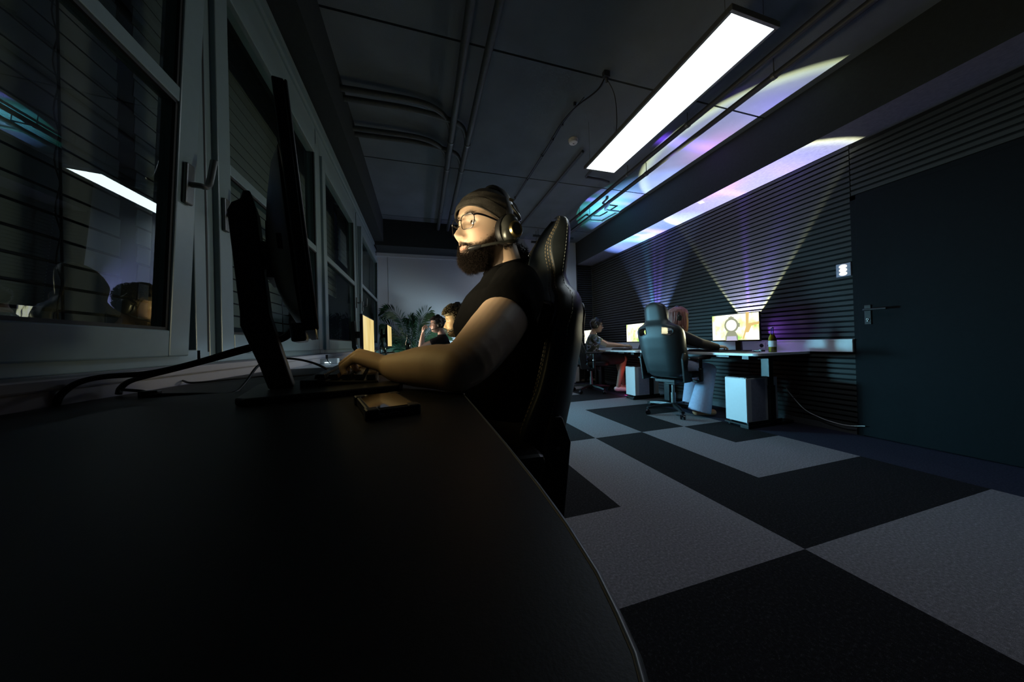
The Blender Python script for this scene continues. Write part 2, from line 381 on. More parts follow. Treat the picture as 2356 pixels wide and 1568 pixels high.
# ceiling slabs with open joints
B = M(); ys = [YB-.1, -1.0, .53, 2.07, 3.60, 5.13, YF+.1]
for a, b in zip(ys, ys[1:]): B.bb(XL-.3, XS, a+.008, b-.008, ZC, ZC+.12)
B.bb(XL-.3, XS, YB-.1, YF+.1, ZC+.02, ZC+.12, 1)
struct('ceiling', B, ['ceil', 'slat_gap'])
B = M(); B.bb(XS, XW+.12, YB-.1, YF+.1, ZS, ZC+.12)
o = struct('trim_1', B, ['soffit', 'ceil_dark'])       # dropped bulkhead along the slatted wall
for p in o.data.polygons: p.material_index = 1 if abs(p.normal.x) > .5 else 0  # side face is unlit: its shade is put in as a darker material
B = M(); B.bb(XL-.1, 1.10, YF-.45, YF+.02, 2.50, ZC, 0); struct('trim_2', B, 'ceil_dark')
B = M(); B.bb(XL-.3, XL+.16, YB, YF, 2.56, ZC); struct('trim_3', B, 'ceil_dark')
B = M(); B.bb(XL-.2, XW+.1, YB-.12, YB, 0, ZC+.1); struct('wall_back', B, 'wall_dark')
# far wall: plain white with joint, slatted strip at the right corner
B = M(); B.bb(XL-.2, -.535, YF, YF+.12, 0, ZC); B.bb(-.525, 3.17, YF, YF+.12, 0, ZC); B.bb(-.54, -.52, YF+.01, YF+.12, 0, ZC); B.bb(3.17, XW+.1, YF+.03, YF+.12, 0, ZC)
wf = struct('wall_far', B, 'wall_white')
B = M(); B.bb(XL, 1.1, YF-.02, YF, 2.44, 2.50); struct('trim_4', B, 'wall_white')
# right wall with horizontal slats
B = M(); B.bb(XW, XW+.12, YB, .74, 0, ZC); B.bb(XW+.012, XW+.12, .74, 1.64, 0, ZC); B.bb(XW, XW+.12, 1.64, YF+.1, 0, ZC)
wr = struct('wall_right', B, 'wall_dark')
PT = .0457
def slats(axis, a0, a1, z0, z1, name, par, fixed):
    S = M(); z = z0
    while z < z1-.02:
        zt = min(z+.029, z1)
        if axis == 'y':
            S.bb(fixed-.022, fixed-.004, a0, a1, z, zt)
        else: S.bb(a0, a1, fixed-.022, fixed-.004, z, zt)
        z += PT
    if axis == 'y': S.bb(fixed-.004, fixed, a0, a1, z0, z1, 1)
    else: S.bb(a0, a1, fixed-.004, fixed, z0, z1, 1)
    mk(name, S, ['slat', 'slat_gap'], par)
slats('y', 1.655, YF, .06, 2.46, 'slat_panel', wr, XW)
slats('y', .2, 1.649, 2.03, 2.46, 'slat_panel', wr, XW)
slats('y', -.9, .2-.005, .06, 2.46, 'slat_panel', wr, XW)
slats('x', 3.18, XW-.022, .06, 2.46, 'slat_panel', wf, YF+.025)
B = M(); B.bb(3.165, 3.185, YF-.022, YF+.03, 0, ZS); struct('trim_5', B, 'slat')
B = M(); B.bb(XW-.03, XW-.022, 1.66, YF-.03, 0, .055); struct('baseboard_right', B, 'wall_dark')
# cable trunking
t = thing('trunking', 'long white cable trunking running along the slatted wall at desk height', 'cable trunking', (XW-.045, 1.66, .70))
B = M(); B.bb(XW-.047, XW-.022, 1.66, YF-.03, .703, .812); mk('duct', B, 'trunk', t, True, bevel=.004)
B = M(); B.bb(XW-.050, XW-.047, 1.66, YF-.03, .703, .708); B.bb(XW-.050, XW-.047, 1.66, YF-.03, .800, .812); mk('lid_edge', B, 'trunk', t, True)
for yy in (2.30, 2.38):
    B = M(); B.bb(XW-.054, XW-.047, yy-.035, yy+.035, .722, .792); q = mk('socket_plate', B, 'white_plastic', t, True, bevel=.003)
    B = M(); B.cyl((XW-.0545, yy, .757), (XW-.050, yy, .757), .02, n=20); mk('socket_hole', B, 'black_plastic', q, True)
# door
d = thing('door_1', None, None, (XW, 1.2, 0), kind='structure')
B = M(); B.bb(XW-.035, XW+.01, .76, 1.62, .008, 1.985); mk('door_leaf', B, 'door', d, True, bevel=.002)
B = M(); B.bb(XW-.028, XW+.01, 1.62, 1.655, 0, 2.02); B.bb(XW-.028, XW+.01, .725, .76, 0, 2.02); B.bb(XW-.028, XW+.01, .725, 1.655, 1.985, 2.02); mk('door_frame', B, 'door', d, True)
B = M(); B.bb(XW-.043, XW-.035, 1.545, 1.585, .93, 1.09); h = mk('handle_plate', B, 'rubber', d, True, bevel=.003)
B = M(); B.tube(bez([(XW-.043, 1.565, 1.05), (XW-.085, 1.565, 1.05), (XW-.09, 1.55, 1.05), (XW-.09, 1.44, 1.048)], 5), .009, 10); mk('handle', B, 'rubber', h, True, smooth=True)
B = M(); B.cyl((XW-.05, 1.565, .972), (XW-.043, 1.565, .972), .008); B.bb(XW-.05, XW-.043, 1.561, 1.569, .955, .972); mk('lock_cylinder', B, 'chrome', h, True, smooth=True)

# ---- window wall
B = M(); B.bb(XL-.22, XL, YB, YF, 0, .80); B.bb(XL-.22, XL-.02, YB, YF, 2.53, ZC+.1); B.bb(XL-.22, XL-.02, 5.55, YF, .8, 2.6); B.bb(XL-.22, XL-.02, YB, -.55, .8, 2.6)
struct('wall_left', B, 'wall_white')
t = thing('windowsill', 'white window sill running behind the desks below the windows', 'window sill', (XL, 2.5, .80))
B = M(); B.bb(XL-.02, -.605, -.6, YF-.01, .80, .822); mk('sill_board', B, 'sill', t, True, bevel=.004)
B = M(); B.bb(-.62, -.612, -.6, YF-.01, .62, .80); mk('sill_front', B, 'sill', t, True)
B = M(); B.bb(XL-.02, XL+.012, -.55, 5.55, 2.465, 2.53); B.bb(XL-.02, XL+.03, -.55, 5.55, 2.50, 2.535); struct('trim_6', B, 'white_pvc')
def window(idx, y0, y1, tilt, zt=1.55, ztop=2.22, hy=None, ang=0):
    w_ = thing('window_%d' % idx, None, None, (XL, (y0+y1)/2, .822), kind='structure')
    F = M()
    f = .045
    F.bb(XL-.07, XL, y0, y0+f, .822, 2.47); F.bb(XL-.07, XL, y1-f-.02, y1, .822, 2.47); F.bb(XL-.07, XL, y0+f, y1-f, .822, .868); F.bb(XL-.07, XL, y0+f, y1-f, ztop+.09, 2.47)
    mk('window_frame', F, 'white_pvc', w_, True, bevel=.003)
    G = M(); G.bb(XL-.002, XL+.001, y1-.010, y1-.002, .86, 2.24); mk('gasket', G, 'rubber', w_, True)
    # sash, built flat then tilted about its bottom edge
    rot = Matrix.Translation((XL, 0, .845)) @ Matrix.Rotation(tilt, 4, 'Y') @ Matrix.Translation((-XL, 0, -.845))
    s = .078; a, b = y0+f-.012, y1-f-.015; z0, z1 = .85, ztop+.095
    if idx == 1: b = 1.18
    S = M(); X0, X1 = XL-.035, XL+.018
    S.bb(X0, X1, a, a+s, z0, z1); S.bb(X0, X1, b-s, b, z0, z1); S.bb(X0, X1, a+s, b-s, z0, z0+.075); S.bb(X0, X1, a+s, b-s, z1-s, z1); S.xf(rot)
    sash = mk('sash', S, 'white_pvc', w_, True, bevel=.004)
    T = M(); T.bb(X0+.006, X1-.002, a+s, b-s, zt, zt+.042); T.xf(rot); mk('glazing_bar', T, 'white_pvc', sash, True, bevel=.003)
    g = M(); e = .008
    g.bb(XL+.004, XL+.012, a+s, b-s, z0+.075, z0+.075+e); g.bb(XL+.004, XL+.012, a+s, a+s+e, z0+.075, z1-s); g.bb(XL+.004, XL+.012, b-s-e, b-s, z0+.075, z1-s); g.bb(XL+.004, XL+.012, a+s, b-s, zt-e, zt); g.xf(rot)
    mk('gasket', g, 'rubber', sash, True)
    P = M()
    for (q0, q1) in ((z0+.075, zt), (zt+.042, z1-s)): P.add([(XL-.004, a+s, q0), (XL-.004, b-s, q0), (XL-.004, b-s, q1), (XL-.004, a+s, q1)], [(0, 1, 2, 3)])
    P.xf(rot); mk('pane', P, 'pane', sash, True)
    if hy:
        H = M(); H.bb(X1, X1+.012, hy-.016, hy+.016, 1.30, 1.42); H.xf(rot); hh = mk('handle_plate', H, 'steel', sash, True, bevel=.004)
        H = M(); H.tube(bez([(X1+.012, hy, 1.36), (X1+.036, hy, 1.36), (X1+.041, hy+.01, 1.362), (X1+.040, hy+.030, 1.385), (X1+.038, hy+.050, 1.465)], 4), .0095, 10, flat=.8); H.xf(rot); mk('handle', H, 'steel', hh, True, smooth=True)
    return w_
window(1, -.60, 1.31, R(3.0), 1.58, hy=1.135)
window(2, 1.31, 2.57, 0, 1.535, hy=1.372)
window(3, 2.57, 3.86, 0, 1.545, hy=3.76)
window(4, 3.98, 5.55, R(1.2), 1.60, hy=4.08)
B = M(); B.bb(XL-.06, XL-.01, 3.86, 3.98, .822, 2.47); struct('trim_7', B, 'white_pvc')
# outside: blinds and night
B = M(); B.add([(XL-1.6, -6, -1), (XL-1.6, 9, -1), (XL-1.6, 9, 4), (XL-1.6, -6, 4)], [(0, 1, 2, 3)]); struct('wall_outside', B, 'night')
def blind(y0, y1, zlo, lab):
    t = thing('venetian_blind', lab, 'blind', (XL-.2, (y0+y1)/2, zlo), group=None)
    S = M(); z = zlo
    while z < 2.5:
        S.prism([(XL-.205, y0, z), (XL-.201, y0, z+.0530), (XL-.198, y0, z+.0530), (XL-.202, y0, z)], (0, y1-y0, 0)); z += .062
    mk('slats', S, 'ext', t, True)
    S = M(); S.bb(XL-.225, XL-.16, y0, y1, 2.50, 2.56); mk('head_box', S, 'ext', t, True)
    for yy in (y0+.22, y1-.22):
        C = M(); C.tube([(XL-.155, yy, zlo-.02), (XL-.155, yy, 2.5)], .0025, 6); z = zlo
        while z < 2.5:
            C.tube(bez([(XL-.155, yy, z), (XL-.152, yy-.016, z+.05), (XL-.155, yy, z+.124)], 3), .0015, 5); z += .124
        mk('ladder_cord', C, 'cord', t, True)
    return t
blind(-.55, 1.27, .92, 'half shut aluminium slat blind outside the nearest tilted window')
blind(1.33, 2.54, .98, 'closed aluminium slat blind outside the window behind the near monitor')
blind(2.60, 3.85, 1.42, 'aluminium slat blind outside the third window, raised above its lower half')
blind(3.98, 5.53, 1.9, 'aluminium slat blind outside the farthest window by the palm')

# ---- ceiling services
def lamp(y0, y1, x0, x1, label, z=2.5):
    t = thing('ceiling_lamp', label, 'lamp', ((x0+x1)/2, (y0+y1)/2, z), group=None)
    b = .018
    F = M(); F.bb(x0, x1, y0, y0+b, z, z+.032); F.bb(x0, x1, y1-b, y1, z, z+.032); F.bb(x0, x0+b, y0+b, y1-b, z, z+.032); F.bb(x1-b, x1, y0+b, y1-b, z, z+.032); F.bb(x0+b, x1-b, y0+b, y1-b, z+.024, z+.032)
    mk('lamp_frame', F, 'steel', t, True, bevel=.002)
    D = M(); D.add([(x0+b, y0+b, z+.004), (x0+b, y1-b, z+.004), (x1-b, y1-b, z+.004), (x1-b, y0+b, z+.004)], [(0, 1, 2, 3)]); mk('diffuser', D, 'lamp', t, True)
    for xx in (x0+.03, x1-.03):
        for yy in (y0+.06, y1-.06):
            W = M(); W.cyl((xx, yy, z+.032), (xx, yy, ZC), .0012, n=6); mk('suspension_wire', W, 'steel', t, True)
    return t
lamp(1.125, 2.58, 1.535, 1.875, 'long lit white panel lamp hanging from the ceiling above the walkway')
lamp(4.30, 5.68, 1.96, 2.28, 'farther lit panel lamp mostly hidden behind the headset wearer')
t = thing('smoke_detector', 'round white smoke detector on the dark ceiling beside the long lamp', 'smoke detector', (1.551, 2.795, ZC))
B = M(); B.lathe([(.050, 0), (.050, -.010), (.047, -.014)], (1.551, 2.795, ZC), 28); mk('mounting_base', B, 'paper', t, True, smooth=True)
B = M(); B.lathe([(.044, -.014), (.045, -.026), (.040, -.036), (.020, -.041), (.0, -.042)], (1.551, 2.795, ZC), 28); mk('cover', B, 'paper', t, True, smooth=True)
B = M(); B.box((1.553, 2.795, ZC-.0425), (.02, .004, .002)); B.box((1.553, 2.795, ZC-.0425), (.004, .014, .002)); mk('sensor_slot', B, 'black_plastic', t, True)
def pipe(pts, r, label, k='pipe', clamps=(), name='pipe'):
    t = thing(name, label, 'pipe', pts[0])
    B = M(); B.tube(pts, r, 14); mk('pipe_run', B, k, t, True, smooth=True)
    for c in clamps:
        C = M(); C.tube([(c[0]-.0, c[1]-.012, c[2]), (c[0], c[1]+.012, c[2])], r+.004, 14); C.cyl((c[0], c[1], c[2]+r), (c[0], c[1], ZC), .004, n=6); mk('clamp', C, 'steel', t, True)
    return t
pipe([(.325, -1.2, 2.83), (.325, 5.3, 2.83)], .028, 'left one of the two thick grey pipes running along the ceiling', clamps=[(.325, y, 2.83) for y in (1.3, 2.98, 3.45, 4.6)])
pipe([(.485, -1.2, 2.83), (.485, 5.3, 2.83)], .028, 'right one of the two thick grey pipes running along the ceiling', clamps=[(.485, y, 2.83) for y in (1.3, 2.98, 3.45, 4.6)])
for (yy, dx, lab) in ((2.58, .0, 'nearest grey branch pipe crossing the ceiling from the window side'), (2.68, .16, 'second grey branch pipe crossing the ceiling from the window side'),
                      (3.03, .0, 'third grey branch pipe crossing the ceiling from the window side'), (3.11, .16, 'farthest grey branch pipe crossing the ceiling from the window side')):
    pipe(bez([(XL+.16, yy, 2.845), (-.35, yy, 2.85), (.02, yy+.01, 2.86), (.20+dx, yy+.08, 2.865), (.29+dx, yy+.20, 2.865), (.325+dx, yy+.34, 2.85)], 5), .022, lab)
rp1 = [(2.30, -1.2, 2.80), (2.28, 2.0, 2.80), (2.28, 2.9, 2.80), (2.50, 5.0, 2.80), (2.5, 5.7, 2.8)]
pipe([(2.40, -1.2, 2.82), (2.40, 5.6, 2.82)], .023, 'dark ceiling pipe hung nearest the long lamp', 'pipe_dark', [(2.40, y, 2.82) for y in (2.2, 3.05, 4.2)])
pipe([(2.58, -1.2, 2.80), (2.58, 5.6, 2.80)], .023, 'dark ceiling pipe hung beside the grey bulkhead', 'pipe_dark', [(2.58, y, 2.80) for y in (1.6, 2.95, 4.2)])
pipe(bez([(2.64, 3.78, 2.86), (2.69, 3.86, 2.85), (2.73, 4.00, 2.84), (2.94, 4.02, 2.84), (2.97, 4.05, 2.84), (2.93, 4.36, 2.84), (2.90, 4.40, 2.84), (2.72, 4.42, 2.84), (2.68, 4.46, 2.84), (2.67, 5.6, 2.84)], 4), .018, 'thin ceiling pipe with square bends beside the bulkhead', 'pipe')
pipe(bez([(1.98, 2.7, 2.87), (1.98, 3.25, 2.87), (2.03, 3.30, 2.87), (2.20, 3.31, 2.87), (2.34, 3.34, 2.87)], 4), .014, 'thin ceiling pipe bending behind the end of the long lamp', 'pipe_dark')
pipe([(1.72, 2.9, 2.90), (1.72, 5.7, 2.90)], .016, 'thin ceiling pipe running on from the long lamp', 'pipe_dark')
pipe([(2.0, 5.28, 2.72), (2.72, 5.28, 2.72)], .022, 'short pale crossing pipe at the far end of the ceiling', 'pipe', [(2.1, 5.28, 2.72), (2.6, 5.28, 2.72)])
pipe([(2.0, 5.18, 2.80), (2.80, 5.18, 2.80)], .022, 'short upper crossing pipe at the far end of the ceiling', 'pipe', [(2.1, 5.18, 2.80), (2.6, 5.18, 2.80)])
t = thing('lamp_cable', 'thin dark cable hung from a ceiling hook down to the long lamp', 'cable', (1.424, 2.02, ZC))
B = M(); B.tube(bez([(1.42, 2.03, 2.90), (1.40, 2.12, 2.86), (1.33, 2.35, 2.88), (1.31, 2.6, 2.90), (1.32, 3.0, 2.905), (1.32, 3.6, 2.905), (1.33, 4.6, 2.905)], 6), .006, 6); B.tube(bez([(1.425, 2.03, 2.9), (1.52, 2.06, 2.80), (1.58, 2.12, 2.65), (1.585, 2.16, 2.535)], 6), .0035, 6)
B.tube(bez([(1.36, 2.25, 2.90), (1.33, 2.6, 2.91), (1.345, 3.0, 2.915), (1.34, 4.6, 2.915)], 6), .004, 6)
mk('cable_run', B, 'cable', t, True, smooth=True)
B = M(); B.box((1.42, 2.02, 2.908), (.05, .03, .04)); B.cyl((1.42, 2.02, 2.89), (1.44, 2.04, 2.87), .01); mk('ceiling_hook', B, 'pipe_dark', t, True)
for yy in (2.35, 2.6, 2.82, 3.1, 3.6, 4.1): B = M(); B.box((1.33, yy, 2.913), (.022, .015, .03)); mk('cable_clip', B, 'pipe_dark', t, True)
t = thing('paper_label', 'small white square label stuck on the grey bulkhead underside', 'label', (3.23, 2.815, ZS))
B = M(); B.box((3.235, 2.815, ZS-.001), (.075, .05, .0012), Matrix.Rotation(.35, 3, 'Z')); mk('sheet', B, 'paper', t, True)
# switch
t = thing('light_switch', 'lit square touch switch on the slatted wall left of the door', 'switch', (XW-.03, 1.708, 1.352))
B = M(); B.bb(XW-.036, XW-.022, 1.660, 1.757, 1.355, 1.468); mk('switch_frame', B, 'pad_frame', t, True, bevel=.003)
B = M()
for k in range(3):
    zc = 1.380+k*.031; B.sph((XW-.038, 1.709, zc), (.003, .027, .0175), 16, 8)
mk('lit_pad', B, 'pad_lit', t, True, smooth=True)

# ================================================================== PEOPLE
def gs(v, c, s): return np.exp(-((v-c)/s)**2)
ZT = [-.128, -.120, -.105, -.085, -.06, -.03, 0, .03, .06, .085, .105, .118, .124]
AF = [.030, .060, .078, .084, .087, .089, .088, .094, .089, .074, .050, .025, .001]
AB = [.0, .01, .03, .05, .07, .088, .097, .102, .10, .088, .064, .034, .001]
AW = [.018, .034, .048, .057, .063, .069, .073, .077, .076, .068, .050, .026, .001]
def head_surf(th, z, off=0.0, fem=1.0):
    th = np.asarray(th, float); z = np.asarray(z, float); zc = np.clip(z, ZT[0], ZT[-1])
    c, s = np.cos(th), np.sin(th)
    a = np.where(c > 0, np.interp(zc, ZT, AF), np.interp(zc, ZT, AB))
    x = np.sign(c)*np.abs(c)**.85*(a+off); y = np.sign(s)*np.abs(s)**.82*(np.interp(zc, ZT, AW)+off)
    fr = np.clip(c*2, 0, 1); ay = np.abs(y)
    nz = np.interp(z, [-.064, -.057, -.051, -.044, -.036, -.02, -.005, .006, .016], [0, .018, .030, .033, .028, .018, .009, .004, 0])
    sg = np.interp(z, [-.06, -.04, 0], [.0115, .0105, .008])
    dx = nz*np.exp(-(y/sg)**2)+.012*gs(ay, .0145, .0055)*gs(z, -.048, .0065)-.006*gs(ay, .007, .003)*gs(z, -.057, .003)
    dx -= .011*gs(ay, .031, .016)*gs(z, .001, .012)
    dx += .0068*gs(ay, .031, .013)*gs(z, .0082, .0048)+.003*gs(ay, .031, .012)*gs(z, -.011, .004)
    dx += .0055*gs(z, .023, .008)*gs(ay, .028, .024)
    dx += .0050*gs(z, -.0715, .0042)*np.exp(-(y/.021)**4)+.0065*gs(z, -.0825, .005)*np.exp(-(y/.018)**4)-.003*gs(z, -.0768, .0022)*np.exp(-(y/.024)**4)
    dx -= .004*gs(z, -.093, .005)*np.exp(-(y/.02)**2)
    dx += .006*gs(z, -.110, .012)*np.exp(-(y/.02)**2)+.004*gs(ay, .045, .018)*gs(z, -.028, .018)
    return x+dx*fr*(1 if off < .004 else .15), y, z
def head_mesh(off=0.0, nz=90, nt=110):
    B = M(); rings = []
    for i in range(nz):
        z = ZT[0]+(ZT[-1]-ZT[0])*(.5-.5*math.cos(math.pi*i/(nz-1))); th = np.linspace(0, 2*np.pi, nt, endpoint=False)
        x, y, zz = head_surf(th, np.full(nt, z), off); rings.append([Vector((x[j], y[j], z)) for j in range(nt)])
    B.loft(rings)
    for sgn in (-1, 1):
        B.sph((-.006, sgn*.078, -.006), (.017, .008, .030), 14, 10, Matrix.Rotation(sgn*.3, 3, 'Z'))
    return B
def remesh(B, name, mats, parent, voxel, smooth=4, tone=None, world=True):
    o = mk(name, B, mats, None)
    r = o.modifiers.new('r', 'REMESH'); r.mode = 'VOXEL'; r.voxel_size = voxel; r.use_smooth_shade = True
    s = o.modifiers.new('s', 'SMOOTH'); s.factor = .5; s.iterations = smooth
    dg = bpy.context.evaluated_depsgraph_get(); me = bpy.data.meshes.new_from_object(o.evaluated_get(dg)); bpy.data.objects.remove(o)
    me.name = name; me.polygons.foreach_set('use_smooth', [True]*len(me.polygons))
    n = len(me.vertices); co = np.empty(n*3); me.vertices.foreach_get('co', co); co = co.reshape(-1, 3)
    if tone is not None:
        c = tone(co); at = me.attributes.new('tone', 'FLOAT_COLOR', 'POINT'); at.data.foreach_set('color', np.hstack([c, np.ones((n, 1))]).ravel())
    if parent is not None and world:
        iv = np.array(WM[parent.name].inverted()); co = co @ iv[:3, :3].T+iv[:3, 3]; me.vertices.foreach_set('co', co.ravel()); me.update()
    me.materials.clear(); me.materials.append(K[mats])
    o = bpy.data.objects.new(name, me); COL.objects.link(o)
    if parent is not None: o.parent = parent; WM[o.name] = WM[parent.name]
    return o
def HM(center, yaw, pitch=0, roll=0, s=1.0):
    return Matrix.Translation(center) @ Matrix.Rotation(yaw, 4, 'Z') @ Matrix.Rotation(-pitch, 4, 'Y') @ Matrix.Rotation(roll, 4, 'X') @ Matrix.Scale(s, 4)
SK = np.array([.60, .42, .29])
def skin_tone(hm, beard=0, sk=SK, bcol=(.035, .020, .012)):
    iv = np.array(hm.inverted())
    def f(co):
        p = co @ iv[:3, :3].T+iv[:3, 3]; x, y, z = p.T; ay = np.abs(y); ins = (np.abs(z) < .14) & (np.abs(x) < .15) & (ay < .11)
        c = np.tile(sk, (len(co), 1)).astype(float)
        face = ins & (x > .02)
        lip = face*np.exp(-((z+.077)/.0095)**4-(y/.022)**4)*(x > .07)
        brow = face*gs(z, .021+.10*np.clip(ay-.03, 0, 1)*-1, .0045)*np.exp(-((ay-.030)/.019)**4)*(x > .05)
        cheek = face*gs(ay, .045, .02)*gs(z, -.035, .02)*.35
        c = c*(1-cheek[:, None])+np.array([.52, .24, .17])*cheek[:, None]
        c = c*(1-.75*lip[:, None])+np.array([.36, .14, .11])*.75*lip[:, None]
        c = c*(1-.85*brow[:, None])+np.array([.06, .04, .03])*.85*brow[:, None]
        if beard:
            bm = beard_mask(x, y, z)*ins
            k = (beard*bm)[:, None]; c = c*(1-k)+np.array(bcol)*k
        return c
    return f
def beard_mask(x, y, z):
    ay = np.abs(y)
    line = np.interp(x, [-.01, .02, .045, .065, .08, .12], [.02, -.02, -.050, -.066, -.070, -.070])   # upper edge of the beard, by depth
    b = 1/(1+np.exp((z-line)/.004))*(x > -.02)
    must = np.exp(-((z+.063+ay*.25)/.0058)**4)*(ay < .034)*(x > .06)
    lips = np.exp(-((z+.078)/.0078)**4-(y/.021)**4)*(x > .06)
    clean = np.exp(-((z+.094)/.006)**2)*gs(ay, .014, .006)*(x > .06)*.5
    return np.clip(np.maximum(b*(1-lips)*(1-clean), must), 0, 1)
def strands(hm, n, thr, zr, maskf, lenf, r=.0004, seed=3, spread=.35, down=.7, nw=.75, sw=0):
    B = M(); g = np.random.default_rng(seed); k = 0
    while k < n:
        th = g.uniform(*thr); z = g.uniform(*zr)
        x, y, zz = head_surf(th, z, 0.001); p = Vector((float(x), float(y), float(zz)))
        if g.random() > maskf(float(x), float(y), float(z)): continue
        k += 1
        nrm = Vector((math.cos(th), math.sin(th), -.6 if z < -.10 else 0)).normalized()
        d = (nrm*nw+Vector((0, sw*math.copysign(1, float(y)), -down))+Vector(g.normal(0, spread, 3))).normalized(); L_ = lenf(float(x), float(y), float(z))*g.uniform(.6, 1.2)
        sd = Vector(g.normal(0, 1, 3)).cross(d).normalized()
        q1 = p+d*L_*.4+sd*L_*.12; q2 = p+d*L_*.75-sd*L_*.08; q3 = p+d*L_+sd*L_*.14
        B.tube([p, q1, q2, q3], [r, r, r*.8, r*.2], 3)
    return B.xf(hm)
def hand(B, wrist, d, nrm, side, s=1.0, curl=.5, r=.0088):
    """wrist point, pointing direction, back-of-hand normal, side=+1 thumb along +lat; returns nothing"""
    d = Vector(d).normalized(); nrm = Vector(nrm); nrm = (nrm-nrm.dot(d)*d).normalized(); lat = nrm.cross(d)*side
    w0 = Vector(wrist)
    kn = [w0+d*(.088*s)+lat*(.030*s)+nrm*.004, w0+d*(.092*s)+lat*(.010*s)+nrm*.008, w0+d*(.087*s)-lat*(.010*s)+nrm*.006, w0+d*(.078*s)-lat*(.029*s)+nrm*.001]
    for i, kk in enumerate(kn):
        B.limb([w0+(lat*(.014-.009*i))*s, w0+(kk-w0)*.55, kk], [.017*s, .0165*s, .0105*s], 12)
    ln = [.043, .048, .045, .035]
    for i, kk in enumerate(kn):
        a = R(25+60*curl+4*i); b = R(55+95*curl); e = R(70+115*curl); l = ln[i]*s
        def dr(q): return (d*math.cos(q)-nrm*math.sin(q)+lat*(.10-.06*i)).normalized()
        p1 = kk+dr(a*.5)*l; p2 = p1+dr(b*.8)*l*.62; p3 = p2+dr(e*.85)*l*.48
        B.limb([kk, p1, p2, p3], [r*1.12*s, r*.98*s, r*.9*s, r*.78*s], 10)
    t0 = w0+d*.022*s+lat*.022*s-nrm*.004; t1 = t0+(d*.6+lat*.75-nrm*.25).normalized()*.040*s; t2 = t1+(d*.9+lat*.2-nrm*.35).normalized()*.032*s; t3 = t2+(d*.95-nrm*.3).normalized()*.022*s
    B.limb([t0, t1, t2, t3], [.016*s, .0125*s, .0105*s, .0085*s], 10)
def ellring(c, rx, ry, n=24, ax=None, ay=None):
    ax = ax or Vector((1, 0, 0)); ay = ay or Vector((0, 1, 0))
    return [Vector(c)+ax*rx*math.cos(2*math.pi*j/n)+ay*ry*math.sin(2*math.pi*j/n) for j in range(n)]
def torso(B, secs, fwd):
    """secs: (centre, half depth, half width) from bottom to top"""
    f = Vector(fwd).normalized(); l = Vector((0, 0, 1)).cross(f)
    rings = [[Vector(c)+f*hd*math.copysign(abs(math.cos(t))**.85, math.cos(t))+l*hw*math.copysign(abs(math.sin(t))**.8, math.sin(t)) for t in [2*math.pi*j/28 for j in range(28)]] for c, hd, hw in secs]
    B.loft(rings)
